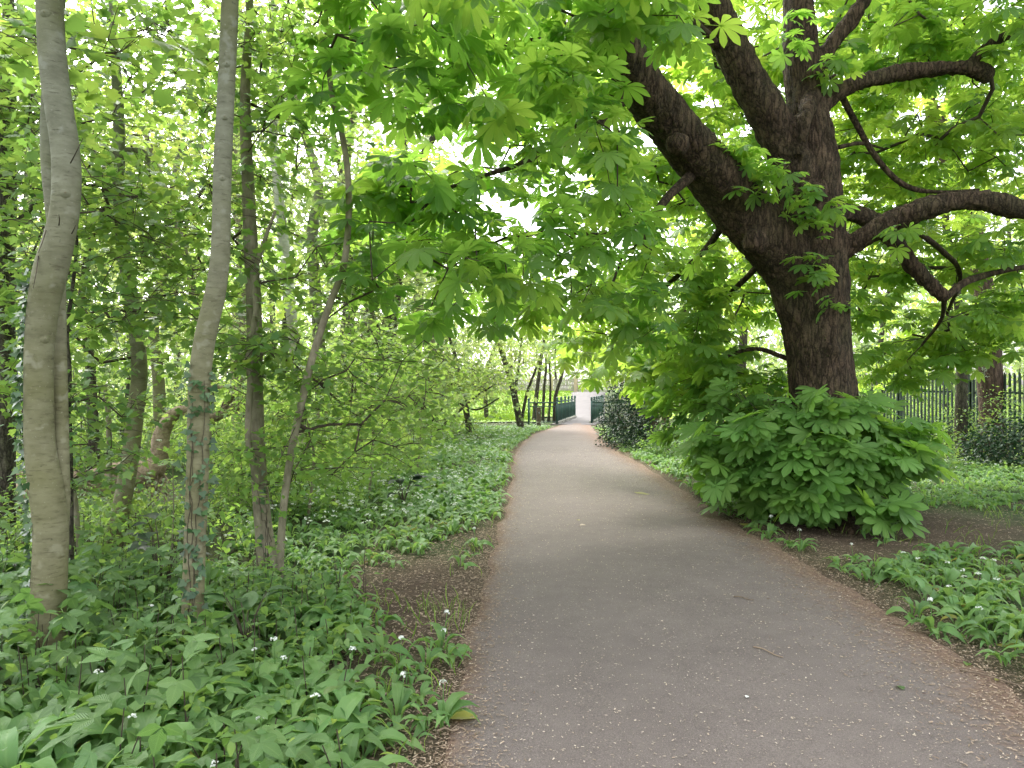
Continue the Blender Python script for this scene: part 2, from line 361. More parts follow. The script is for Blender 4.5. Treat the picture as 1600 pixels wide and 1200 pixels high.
M['brown_bark'] = bark_mat('brown_bark', [(.3, (.12, .105, .07)), (.6, (.25, .225, .155)), (.8, (.36, .325, .24))], (18, 18, 8), .5, .015, (.09, .11, .04), .5)
M['dark_bark'] = bark_mat('dark_bark', [(.3, (.045, .038, .03)), (.55, (.105, .09, .068)), (.8, (.175, .15, .115))], (14, 14, 4), .8, .03, (.06, .075, .03), .5, cracks=(16, 16, 5))
M['red_bark'] = bark_mat('red_bark', [(.3, (.06, .04, .03)), (.6, (.14, .095, .07)), (.8, (.21, .15, .11))], (12, 12, 2.5), .8, .04, cracks=(10, 10, 2.2))
M['birch_bark'] = bark_mat('birch_bark', [(.3, (.34, .32, .25)), (.6, (.46, .44, .36)), (.8, (.56, .53, .45))], (6, 6, 8), .3, .01, (.2, .22, .1), .4, (6, 6, 40), (.10, .09, .07))
M['twig_bark'] = bark_mat('twig_bark', [(.3, (.035, .028, .02)), (.7, (.10, .08, .055))], (20, 20, 20), .3, .005)
M['log_wood'] = bark_mat('log_wood', [(.28, (.09, .065, .045)), (.5, (.27, .2, .14)), (.75, (.42, .33, .25))], (22, 5, 22), .9, .03, (.12, .13, .05), .35)
M['green_paint'] = plain_mat('green_paint', (.012, .06, .05), .38, .3, 9, .5)
M['rail_green'] = plain_mat('rail_green', (.03, .07, .055), .5, .35, 5, .4)
M['pale_metal'] = plain_mat('fence_metal', (.035, .055, .045), .55, .4, 4, .4)
M['post_wood'] = plain_mat('post_wood', (.12, .095, .07), .85, .3, 14)
M['weathered_wood'] = plain_mat('weathered_wood', (.36, .33, .28), .85, .25, 5)
M['gold_wood'] = plain_mat('gold_wood', (.5, .42, .27), .8, .2, 5)
M['stone'] = plain_mat('kerb_stone', (.36, .34, .30), .85, .35, 8, bump=.5)
M['white_mark'] = plain_mat('white_mark', (.75, .76, .78), .6, .05)
M['stick'] = plain_mat('stick', (.16, .12, .085), .85, .4, 30)

# ground, path, lawn
def ground_material():
    m, nt, ns, L = newmat('soil')
    tc = N(nt, 'ShaderNodeTexCoord')
    def noise(s, d=8, r=.6):
        n = N(nt, 'ShaderNodeTexNoise'); n.inputs['Scale'].default_value = s; n.inputs['Detail'].default_value = d; n.inputs['Roughness'].default_value = r
        L.new(tc.outputs['Object'], n.inputs['Vector']); return n
    a = noise(3.5); b = noise(60, 4, .7); c = noise(.5, 3)
    cr = ramp(nt, [(.3, (.040, .029, .021)), (.55, (.085, .061, .045)), (.75, (.13, .095, .07))]); L.new(a.outputs['Fac'], cr.inputs[0])
    cr2 = ramp(nt, [(.45, (0, 0, 0)), (.62, (.75, .75, .75))]); L.new(b.outputs['Fac'], cr2.inputs[0])
    mx = N(nt, 'ShaderNodeMix', data_type='RGBA'); L.new(cr2.outputs[0], mx.inputs['Factor']); L.new(cr.outputs[0], mx.inputs['A']); mx.inputs['B'].default_value = (.17, .12, .082, 1)
    # leafy green cover away from the path
    at = N(nt, 'ShaderNodeAttribute', attribute_name='leaf'); sp = N(nt, 'ShaderNodeSeparateColor'); L.new(at.outputs['Color'], sp.inputs[0])
    g = ramp(nt, [(.3, (.025, .045, .015)), (.7, (.06, .11, .03))]); L.new(noise(9).outputs['Fac'], g.inputs[0])
    mx2 = N(nt, 'ShaderNodeMix', data_type='RGBA'); L.new(sp.outputs[0], mx2.inputs['Factor']); L.new(mx.outputs['Result'], mx2.inputs['A']); L.new(g.outputs[0], mx2.inputs['B'])
    pr = N(nt, 'ShaderNodeBsdfPrincipled'); pr.inputs['Roughness'].default_value = .95; pr.inputs['Specular IOR Level'].default_value = .15
    L.new(mx2.outputs['Result'], pr.inputs['Base Color'])
    bp = N(nt, 'ShaderNodeBump'); bp.inputs['Strength'].default_value = .9; bp.inputs['Distance'].default_value = .03
    ad = N(nt, 'ShaderNodeMath', operation='ADD'); L.new(a.outputs['Fac'], ad.inputs[0]); L.new(b.outputs['Fac'], ad.inputs[1])
    L.new(ad.outputs[0], bp.inputs['Height']); L.new(bp.outputs[0], pr.inputs['Normal'])
    out = N(nt, 'ShaderNodeOutputMaterial'); L.new(pr.outputs[0], out.inputs[0]); return m
def path_material():
    m, nt, ns, L = newmat('asphalt')
    tc = N(nt, 'ShaderNodeTexCoord')
    def noise(s, d=8, r=.6):
        n = N(nt, 'ShaderNodeTexNoise'); n.inputs['Scale'].default_value = s; n.inputs['Detail'].default_value = d; n.inputs['Roughness'].default_value = r
        L.new(tc.outputs['Object'], n.inputs['Vector']); return n
    big = noise(1.1, 6); fine = noise(170, 3, .7); mid = noise(14, 5, .65)
    base = ramp(nt, [(.34, (.108, .088, .077)), (.66, (.196, .164, .145))]); st = noise(5.5, 6, .7); av = N(nt, 'ShaderNodeMath', operation='MULTIPLY_ADD'); L.new(st.outputs['Fac'], av.inputs[0]); av.inputs[1].default_value = .5
    bh = N(nt, 'ShaderNodeMath', operation='MULTIPLY'); L.new(big.outputs['Fac'], bh.inputs[0]); bh.inputs[1].default_value = .5; L.new(bh.outputs[0], av.inputs[2]); L.new(av.outputs[0], base.inputs[0])
    grit = ramp(nt, [(.36, (.06, .05, .046)), (.5, (.135, .113, .104)), (.64, (.235, .20, .18))]); L.new(fine.outputs['Fac'], grit.inputs[0])
    mx = N(nt, 'ShaderNodeMix', data_type='RGBA'); mx.inputs['Factor'].default_value = .5; L.new(base.outputs[0], mx.inputs['A']); L.new(grit.outputs[0], mx.inputs['B'])
    # brown litter drifting in from the edges
    at = N(nt, 'ShaderNodeAttribute', attribute_name='leaf'); sp = N(nt, 'ShaderNodeSeparateColor'); L.new(at.outputs['Color'], sp.inputs[0])
    ad = N(nt, 'ShaderNodeMath', operation='ADD'); L.new(sp.outputs[0], ad.inputs[0]); L.new(mid.outputs['Fac'], ad.inputs[1])
    r = N(nt, 'ShaderNodeMapRange'); r.inputs['From Min'].default_value = .82; r.inputs['From Max'].default_value = 1.35; L.new(ad.outputs[0], r.inputs['Value'])
    br = ramp(nt, [(.35, (.085, .055, .04)), (.6, (.19, .125, .088)), (.75, (.29, .195, .135))]); L.new(noise(45, 5, .7).outputs['Fac'], br.inputs[0])
    mx2 = N(nt, 'ShaderNodeMix', data_type='RGBA'); L.new(r.outputs[0], mx2.inputs['Factor']); L.new(mx.outputs['Result'], mx2.inputs['A']); L.new(br.outputs[0], mx2.inputs['B'])
    pr = N(nt, 'ShaderNodeBsdfPrincipled'); pr.inputs['Roughness'].default_value = .9; pr.inputs['Specular IOR Level'].default_value = .25
    L.new(mx2.outputs['Result'], pr.inputs['Base Color'])
    bp = N(nt, 'ShaderNodeBump'); bp.inputs['Strength'].default_value = .6; bp.inputs['Distance'].default_value = .006; L.new(fine.outputs['Fac'], bp.inputs['Height']); L.new(bp.outputs[0], pr.inputs['Normal'])
    out = N(nt, 'ShaderNodeOutputMaterial'); L.new(pr.outputs[0], out.inputs[0]); return m
M['soil'] = ground_material(); M['asphalt'] = path_material()
M['concrete'] = plain_mat('pale_concrete', (.115, .105, .104), .9, .12, 3)
M['lawn'] = plain_mat('lawn_grass', (.16, .27, .035), .9, .25, 2.5, c2=(.2, .3, .05), bump=.6)
M['litter'] = leaf_mat('litter', (.17, .115, .075), (.42, .33, .24), (.1, .07, .04), (.2, .15, .1), .1, .8, .15)
M['scale_litter'] = leaf_mat('bud_scales', (.33, .255, .185), (.56, .48, .38), (.2, .15, .1), (.3, .25, .2), .15, .7, .2)
M['grass_blade'] = leaf_mat('grass_blade', (.1, .2, .03), (.2, .3, .05), (.2, .35, .03), (.35, .45, .05), .3, .6, .2)

# ---------------------------------------------------------------- setting
def build_ground():
    def axis(a, b, core, fine, grow):
        """positions from a to b, spacing fine inside core, growing outside"""
        xs = list(np.arange(core[0], core[1] + 1e-6, fine)); s = fine
        while xs[-1] < b: s *= grow; xs.append(xs[-1] + s)
        s = fine; pre = []
        x = core[0]
        while x > a: s *= grow; x -= s; pre.append(x)
        return np.array(pre[::-1] + xs)
    xs = axis(-420, 420, (-6, 8), .16, 1.09); ys = axis(-120, 620, (1.5, 26), .2, 1.07)
    X, Y = np.meshgrid(xs, ys); Z = gz(X, Y)
    d = path_dist(X, Y)
    near = (np.abs(X) < 8) & (Y < 28)
    Z = Z + np.where(near & (d > .1), (fnoise(X * 5, Y * 5, 2) - .37) * .04, 0)
    # a shallow stream bed below the footbridge
    Z = np.where((Y > 33.2) & (Y < 39.6) & (X > 1.3) & (X < 8), -1.1 * np.sin(np.clip((Y - 33.2) / 6.4, 0, 1) * math.pi), Z)
    bare_l = np.exp(-(((X + .75) / .62) ** 2 + ((Y - 5.7) / 1.6) ** 2) ** 2)
    bare_r = np.exp(-(((X - 3.7) / 2.2) ** 2 + ((Y - 8.4) / 1.7) ** 2) ** 2)
    bare_e = np.exp(-np.clip(d, 0, 9) / .28)
    veg = np.clip(1 - np.maximum(np.maximum(bare_l, bare_r), bare_e), 0, 1) * (.55 + .4 * smooth((fnoise(X * 1.5, Y * 1.5, 2) - .3) * 5))
    A = np.zeros((X.size, 4)); A[:, 0] = veg.ravel(); A[:, 3] = 1
    ny, nx = X.shape; i = np.arange(ny - 1)[:, None] * nx; j = np.arange(nx - 1)[None]
    Fq = np.stack([i + j, i + j + 1, i + nx + j + 1, i + nx + j], -1).reshape(-1, 4)
    o = mesh_obj('ground', np.column_stack([X.ravel(), Y.ravel(), Z.ravel()]), [Fq], [M['soil']], leafattr=A)
    tag(o, kind='structure')
def build_path():
    ys = np.concatenate([np.arange(-6, 12, .12), np.arange(12, 33.21, .3)]); n = len(ys)
    t = np.concatenate([[-.035, 0], np.linspace(.02, .98, 25), [1, 1.035]]); k = len(t)
    l = left_edge(ys) + (fnoise(ys * 1.7, ys * 0 + 3) - .44) * .16 + (fnoise(ys * 7, ys * 0 + 9) - .44) * .06
    r = right_edge(ys) + (fnoise(ys * 1.7, ys * 0 + 30) - .44) * .18 + (fnoise(ys * 7, ys * 0 + 19) - .44) * .06
    X = l[:, None] + (r - l)[:, None] * t[None]; Y = np.repeat(ys[:, None], k, 1)
    Z = np.full_like(X, .012) + .02 * (1 - (2 * np.clip(t, 0, 1) - 1) ** 2)[None]; Z[:, 0] = Z[:, -1] = -.05
    dm = np.minimum(t * (r - l)[:, None], (1 - t) * (r - l)[:, None])
    dl = t * (r - l)[:, None]; dr = (1 - t) * (r - l)[:, None]
    e = np.exp(-np.clip(dl, 0, 9) / .10) * .75 + np.exp(-np.clip(dr, 0, 9) / .30) * 1.0 + .10 + .3 * smooth((Y - 17) / 10)
    A = np.zeros((X.size, 4)); A[:, 0] = np.clip(e, 0, 1.2).ravel(); A[:, 3] = 1
    i = np.arange(n - 1)[:, None] * k; j = np.arange(k - 1)[None]
    Fq = np.stack([i + j, i + j + 1, i + k + j + 1, i + k + j], -1).reshape(-1, 4)
    tag(mesh_obj('path', np.column_stack([X.ravel(), Y.ravel(), Z.ravel()]), [Fq], [M['asphalt']], leafattr=A), kind='structure')
    # pale path climbing away beyond the bridge
    ys = np.linspace(39.9, 68, 50); c = 3.95 + (ys - 40) * .105; w = 1.05 + .02 * (ys - 40)
    V = []
    for y, cx, ww in zip(ys, c, w):
        for s in (-1, -.98, 0, .98, 1): V.append([cx + s * ww, y, gzs(cx + s * ww, y) + (.03 if abs(s) < 1 else -.1)])
    i = np.arange(49)[:, None] * 5; j = np.arange(4)[None]
    Fq = np.stack([i + j, i + j + 1, i + 5 + j + 1, i + 5 + j], -1).reshape(-1, 4)
    tag(mesh_obj('far_path', np.array(V), [Fq], [M['concrete']]), kind='structure')
    # lawn beyond the bridge
    xs = np.linspace(-22, 4.6, 60); ys = np.linspace(33.5, 63.5, 60); X, Y = np.meshgrid(xs, ys)
    lim = np.where(Y < 40.5, 1.1, 3.95 + (Y - 40) * .105 - 1.15); X = np.minimum(X, lim)
    Z = gz(X, Y) + .05 + .03 * fnoise(X * 3, Y * 3)
    i = np.arange(59)[:, None] * 60; j = np.arange(59)[None]
    Fq = np.stack([i + j, i + j + 1, i + 60 + j + 1, i + 60 + j], -1).reshape(-1, 4)
    tag(mesh_obj('lawn', np.column_stack([X.ravel(), Y.ravel(), Z.ravel()]), [Fq], [M['lawn']]), kind='structure')
    b = Bag(); n = 9000
    y = R.uniform(34, 63, n); x = R.uniform(-14, 1, n) * 1.0; x = np.where(R.random(n) < .7, R.uniform(-3, 6, n), x); ok = x < np.where(y < 40.5, 1.0, 3.95 + (y - 40) * .105 - 1.2); x = x[ok]; y = y[ok]; n = len(x)
    p = np.column_stack([x, y, gz(x, y) + .04]); o = unit(n) * .5 + [0, 0, 1]
    put(b, KITE, p, o, unit(n), R.uniform(.1, .2, n), R.random(n))
    tag(b.obj('lawn_grass', [M['grass_blade']], attr=True), 'bright mown grass on the lawn beyond the footbridge', 'grass', kind='stuff')
build_ground(); build_path()

# ---------------------------------------------------------------- trees
def screen(P):
    Y = np.maximum(P[:, 1], .05)
    return np.column_stack([800 + P[:, 0] / Y * F, HOR - (P[:, 2] - EYE) / Y * F])

class Skeleton:
    """branches grown from given lines to leaf-cluster points"""
    def __init__(s, lines, step=.3):
        pts = []
        for l in lines:
            l = np.asarray(l, float); d = np.linalg.norm(np.diff(l, axis=0), axis=1).sum()
            pts.append(spline(l, max(2, int(d / .15))))
        s.P = np.vstack(pts); s.par = np.full(len(s.P), -1); s.nroot = len(s.P); s.step = step; s.paths = []
        s.rad_need = np.zeros(len(s.P))
    def grow(s, A, up=.15, jit=.05, maxlen=None):
        A = np.asarray(A, float)
        if not len(A): return A
        D = np.array([np.min(np.sum((s.P - a) ** 2, 1)) for a in A]); out = []
        for k in np.argsort(D):
            a = A[k]; d2 = np.sum((s.P - a) ** 2, 1) * (1 + .25 * np.exp(-np.arange(len(s.P)) * 0))
            i = int(np.argmin(d2)); p0 = s.P[i]; L = math.sqrt(np.sum((a - p0) ** 2))
            if maxlen and L > maxlen: continue
            n = max(1, int(L / s.step)); t = np.linspace(0, 1, n + 1)[1:, None]
            line = p0 + (a - p0) * t
            line[:, 2] += (np.sin(t[:, 0] * math.pi) * up * L)
            line[:-1] += R.normal(size=(n, 3))[:-1] * jit * min(1, L)
            par = i; idx = []
            for q in line:
                s.P = np.vstack([s.P, q]); s.par = np.append(s.par, par); par = len(s.P) - 1; idx.append(par)
            s.paths.append((i, idx)); out.append(k)
        return A[out]
    def build(s, bag, tip=.0035, pw=2.3, sides=5, cap_r=.06):
        n = len(s.P); acc = np.zeros(n)
        for i, idx in s.paths: acc[idx[-1]] += tip ** pw
        for i in range(n - 1, s.nroot - 1, -1):
            if acc[i] == 0: acc[i] = tip ** pw
            if s.par[i] >= 0: acc[s.par[i]] += acc[i]
        r = np.minimum(acc ** (1 / pw), cap_r)
        for i, idx in s.paths:
            ids = [i] + idx; rr = r[ids].copy(); rr[0] = rr[1] if len(rr) > 1 else rr[0]
            bag.tube(s.P[ids], rr, sides if rr[0] > .006 else 4, cap=False)
        return r

DENS = 1.0
def blob(px, py, Y, sx, sy, sz, n, shell=0.0):
    n = max(2, int(n * DENS))
    c = pix(px, py, Y); u = unit(n) * (R.random(n) ** (1 / 3) * (1 - shell) + shell)[:, None]
    return c + u * [sx, sy, sz]

def spray_flat(bag, tpl, A, m, size, spread=.42, thick=.09, mat=0, tilt=.45, tint=None, tw=None):
    """flat layered sprays (maple, hazel): m leaves around each point in a roughly level sheet"""
    n = len(A)
    if n == 0: return
    ct = R.random(n) if tint is None else np.clip(np.broadcast_to(tint, (n,)) + R.normal(size=n) * .18, 0, 1)
    az = R.uniform(0, 2 * math.pi, (n, m)); rr = np.sqrt(R.random((n, m))) * spread
    tl = R.normal(size=(n, 2)) * .25
    off = np.stack([np.cos(az) * rr, np.sin(az) * rr, R.normal(size=(n, m)) * thick], -1)
    off[..., 2] += off[..., 0] * tl[:, None, 0] + off[..., 1] * tl[:, None, 1] - rr * rr * .5
    pos = (A[:, None] + off).reshape(-1, 3)
    out = np.stack([np.cos(az), np.sin(az), R.normal(size=(n, m)) * .3 - .25], -1).reshape(-1, 3) + R.normal(size=(n * m, 3)) * .45
    up = np.array([0, 0, 1.]) + R.normal(size=(n * m, 3)) * tilt
    put(bag, tpl, pos, out, up, size * R.uniform(.6, 1.25, n * m), np.clip(np.repeat(ct, m) + R.normal(size=n * m) * .12, 0, 1), mat)
    if tw is not None:
        for i in range(n):
            for k in range(3):
                e = pos[i * m + k]; mid = (A[i] + e) / 2 + [0, 0, .02]
                tw.tube(np.array([A[i], mid, e]), np.array([.0035, .0028, .0018]), 4, cap=False)

def spray_palm(bag, tpl, A, m, size, mat=0, droop=.35, tint=None, tw=None, rr=.10):
    """whorls of hand-shaped leaves on long stalks"""
    n = len(A)
    if n == 0: return
    ct = R.random(n) if tint is None else np.clip(np.broadcast_to(tint, (n,)) + R.normal(size=n) * .2, 0, 1)
    az = (R.uniform(0, 2 * math.pi, n)[:, None] + np.arange(m)[None] * 2.4 + R.normal(size=(n, m)) * .3)
    el = R.uniform(-.75, .45, (n, m)) - droop * .3
    out = np.stack([np.cos(az) * np.cos(el), np.sin(az) * np.cos(el), np.sin(el)], -1).reshape(-1, 3)
    pos = (np.repeat(A, m, 0) + out * rr * R.random(n * m)[:, None] + R.normal(size=(n * m, 3)) * [.05, .05, .07])
    up = np.array([0, 0, 1.]) + out * .8 + R.normal(size=(n * m, 3)) * .3
    put(bag, tpl, pos, out, up, size * R.uniform(.65, 1.2, n * m) / 1.55, np.clip(np.repeat(ct, m) + R.normal(size=n * m) * .15, 0, 1), mat)

def trunk_line(wp, Y, ground=True, n=40):
    """wp: (px, py, width_px[, Y]) from the foot up -> centre line and radii"""
    P = np.array([pix(w[0], w[1], w[3] if len(w) > 3 else Y) for w in wp]); r = np.array([w[2] * .94 / 2 / F * (w[3] if len(w) > 3 else Y) for w in wp])
    if ground: P[0, 2] = gzs(P[0, 0], P[0, 1]) - .12
    Q = spline(np.column_stack([P, r]), n)
    return Q[:, :3], np.maximum(Q[:, 3], .004)
def knobbly(amp=.06, k=3.0, seed=0):
    def f(t, a):
        return 1 + amp * (np.sin(a * 2 + t * 9 + seed) * .5 + np.sin(a * 3 - t * 17 + seed * 2) * .35 + np.sin(a + t * 31 + seed) * .35)
    return f

def tree(name, label, cat, stems, leaf, bark, blobs, group=None, m=16, size=.11, spread=.42, thick=.09, tpl=MAPLE, kind='flat', tint=.5, sides=14, up=.12,
         stem_names=None, maxlen=None, step=.3, reject=None, twigs=True, tip=.0035, tilt=.45):
    base = stems[0][0][0].copy(); base[2] += .12
    root = thing(name, label, cat, base, group)
    for i, (P, r) in enumerate(stems):
        b = Bag(); b.tube(P, r, sides, bump=knobbly(.05, seed=i * 1.7 + base[0]))
        b.obj((stem_names or ['trunk'] + ['limb'] * 20)[i], [M[bark]], root, base)
    A = np.vstack(blobs)
    if len(A):
        # only the upper part of a stem carries branches
        lines = [P[int(len(P) * .25):] if i == 0 else P for i, (P, r) in enumerate(stems)]
        sk = Skeleton(lines, step); A = sk.grow(A, up=up, maxlen=maxlen)
        tb = Bag(); sk.build(tb, tip=tip, cap_r=min(.05, stems[0][1].min() * 1.2 + .008))
        lb = Bag()
        if kind == 'flat': spray_flat(lb, tpl, A, m, size, spread, thick, tint=tint, tw=tb if twigs else None, tilt=tilt)
        else: spray_palm(lb, tpl, A, m, size, tint=tint)
        merge(lb, tb).obj('crown', [M[leaf], M['twig_bark']], root, base, attr=True)
    return root

# ---------------------------------------------------------------- the old horse chestnut
def big_chestnut():
    T0 = 9.35
    def line(wp, n=60, ground=False): return trunk_line(wp, T0, ground, n)
    trunk = line([(1288, 812, 215), (1285, 770, 150), (1283, 700, 116), (1283, 620, 106), (1280, 550, 102), (1274, 490, 104), (1272, 440, 108), (1274, 390, 96), (1276, 330, 84), (1272, 260, 74), (1262, 170, 64), (1252, 80, 56), (1246, 0, 50), (1238, -120, 42, 9.5), (1245, -300, 32, 9.7), (1230, -480, 20, 9.8), (1240, -620, 8, 9.8)], 130, True)
    left = line([(1266, 500, 84), (1240, 430, 88), (1195, 370, 92, 9.2), (1140, 305, 90, 9.0), (1090, 243, 86, 8.75), (1040, 185, 82, 8.5), (995, 125, 78, 8.2), (960, 60, 68, 8.0), (925, -20, 60, 7.8), (880, -130, 46, 7.6), (830, -260, 30, 7.4), (800, -380, 12, 7.3)], 100)
    mid = line([(1262, 390, 60), (1248, 310, 68), (1228, 240, 68, 9.2), (1195, 170, 64, 9.1), (1155, 95, 60, 9.0), (1115, 15, 56, 8.9), (1075, -80, 46, 8.8), (1020, -210, 30, 8.7), (1000, -330, 12, 8.6)], 90)
    rup = line([(1245, 245, 26, 9.0), (1258, 185, 27, 8.95), (1272, 131, 27), (1302, 66, 26), (1342, 13, 25), (1385, -60, 22), (1450, -170, 15), (1500, -260, 6)], 60)
    r1 = line([(1272, 190, 30), (1292, 158, 29), (1320, 138, 28), (1381, 118, 27), (1447, 109, 27), (1512, 106, 25), (1548, 118, 22)], 50)
    r2 = line([(1275, 440, 44), (1297, 408, 38), (1337, 378, 36, 9.2), (1403, 341, 35, 9.05), (1469, 320, 34, 8.9), (1534, 314, 33, 8.8), (1600, 328, 30, 8.7), (1700, 350, 24, 8.6), (1810, 345, 10, 8.6)], 60)
    r3 = line([(1285, 335, 36, 9.6), (1320, 331, 30, 9.9), (1358, 342, 29, 10), (1388, 366, 28, 10), (1428, 417, 28, 10), (1476, 466, 24, 10)], 50)
    seg = [trunk, left, mid, rup, r1, r2, r3]
    base = np.array([trunk[0][0][0], trunk[0][0][1], 0.0])
    root = thing('horse_chestnut', 'massive old horse chestnut with dark furrowed trunk and spreading limbs beside the path', 'tree', base)
    b = Bag()
    for i, (P, r) in enumerate(seg): b.tube(P - base, r, 20, bump=knobbly(.07 if i < 3 else .06, seed=i))
    for ang in (0.4, 1.5, 2.5, 3.5, 4.6, 5.6):      # root flare
        d = np.array([math.cos(ang), math.sin(ang), 0])
        rp = np.array([[0, 0, .75] + d * .22, [0, 0, .35] + d * .5, [0, 0, .1] + d * .78, [0, 0, -.12] + d * 1.15])
        b.tube(spline(rp, 14), np.linspace(.2, .09, 14), 12)
    def collar(px, py, Y, d, s):                    # old branch wounds
        c = pix(px, py, Y) - base; d = np.array(d, float)
        b.tube(np.array([c - d * .1, c, c + d * .04, c + d * .07]), np.array([s * 1.3, s * 1.2, s, s * .6]), 12)
    collar(1180, 375, 8.75, (-.2, -1, .2), .12); collar(1275, 300, 9.0, (.3, -1, 0), .1); collar(1055, 225, 8.2, (-.6, -.8, 0), .11); collar(1300, 545, 9.0, (.3, -1, 0), .09)
    tmp = b.obj('trunk', [M['chestnut_bark']], None, None)
    md = tmp.modifiers.new('r', 'REMESH'); md.mode = 'VOXEL'; md.voxel_size = .027; md.use_smooth_shade = True
    sm = tmp.modifiers.new('s', 'SMOOTH'); sm.iterations = 4; sm.factor = .5
    dg = bpy.context.evaluated_depsgraph_get(); ev = tmp.evaluated_get(dg)
    me = bpy.data.meshes.new_from_object(ev)
    tmp.modifiers.clear(); old = tmp.data; tmp.data = me; bpy.data.meshes.remove(old)
    n = len(me.vertices); co = np.empty(n * 3, np.float32); me.vertices.foreach_get('co', co); co = co.reshape(-1, 3)
    nr = np.empty(n * 3, np.float32); me.vertices.foreach_get('normal', nr); nr = nr.reshape(-1, 3)
    # plates and furrows running along the trunk
    dv = np.empty(n)
    for i in range(n):
        x, y, z = map(float, co[i])
        w = mnoise.noise(Vector((x * 2.2, y * 2.2, z * 1.0)))
        a = mnoise.noise(Vector((x * 13 + w * 2, y * 13 + w * 2, z * 3.2)))
        c = mnoise.noise(Vector((x * 32, y * 32, z * 12)))
        dv[i] = w * .035 + (abs(a) ** .7 - .35) * .035 + c * .008
    co = co + nr * dv[:, None]
    me.vertices.foreach_set('co', co.astype(np.float32).ravel()); me.materials.clear(); me.materials.append(M['chestnut_bark'])
    me.polygons.foreach_set('use_smooth', np.ones(len(me.polygons), bool)); me.update()
    tmp.parent = root
    # thinner limbs
    def limb(wp, n=40, name='limb'):
        P, r = line(wp, n); bb = Bag(); bb.tube(P, r, 10, bump=knobbly(.09, seed=wp[0][0])); bb.obj(name, [M['chestnut_bark']], root, base); return P
    lines = [trunk[0][95:], left[0][45:], mid[0][45:], rup[0], r1[0], r2[0][25:], r3[0][25:]]
    lines += [limb(w) for w in (
        [(1512, 106, 18), (1530, 85, 17, 9.3), (1552, 66, 16, 9.2), (1600, 45, 14, 9.1), (1680, 20, 10, 9), (1760, 10, 5, 9)],
        [(1300, 118, 11, 9.6), (1337, 192, 10, 9.8), (1372, 250, 10, 9.9), (1416, 291, 9, 9.9), (1470, 300, 6, 9.9), (1530, 296, 4, 9.9)],
        [(1080, 275, 20, 8.7), (1049, 302, 14, 8.4), (1009, 345, 12, 8.1), (944, 367, 9, 7.8), (870, 362, 7, 7.5), (790, 372, 5, 7.2), (700, 420, 3, 6.9)],
        [(1120, 70, 16, 8.9), (1095, 45, 13, 8.6), (1070, 26, 12, 8.3), (1020, -20, 8, 8)],
        [(960, 60, 20, 8), (880, 62, 15, 7.6), (800, 70, 12, 7.2), (743, 87, 10, 6.9), (690, 117, 8, 6.7), (650, 152, 5, 6.5), (600, 170, 3, 6.3)],
        [(690, 117, 6, 6.7), (600, 105, 5, 6.6), (540, 120, 3, 6.5)],
        [(1000, 130, 18, 8.2), (940, 190, 12, 7.8), (860, 240, 10, 7.3), (770, 270, 8, 6.9), (690, 300, 6, 6.6), (640, 350, 3, 6.4)],
        [(1150, 320, 16, 9.3), (1110, 380, 11, 9.9), (1060, 430, 9, 10.6), (1000, 480, 7, 11.4), (940, 520, 4, 12.3)],
        [(1205, 395, 14, 9.6), (1170, 430, 10, 10.2), (1120, 480, 8, 10.8), (1070, 530, 5, 11.2)],
        [(1230, 560, 9, 9.6), (1180, 545, 7, 10), (1130, 560, 5, 10.3), (1080, 590, 3, 10.6)],
        [(1476, 466, 13, 10), (1510, 440, 12, 10.2), (1560, 425, 10, 10.5), (1640, 410, 6, 10.8)],
        [(1476, 466, 9, 10), (1470, 500, 6, 10.5), (1440, 540, 4, 11)],
        [(1403, 341, 12, 9.2), (1470, 390, 9, 10.2), (1500, 430, 7, 11), (1480, 490, 5, 11.8)],
        [(1310, 230, 8, 9.5), (1345, 224, 6, 9.8), (1380, 232, 3, 10.2)],
        [(1230, -50, 24, 9.7), (1290, -140, 18, 11), (1360, -150, 14, 12.5), (1420, -60, 9, 13.5), (1450, 60, 5, 14)],
        [(925, -20, 26, 7.8), (850, -70, 18, 6.6), (780, -100, 12, 5.6), (720, -60, 8, 5.0), (680, 0, 4, 4.7)],
    )]
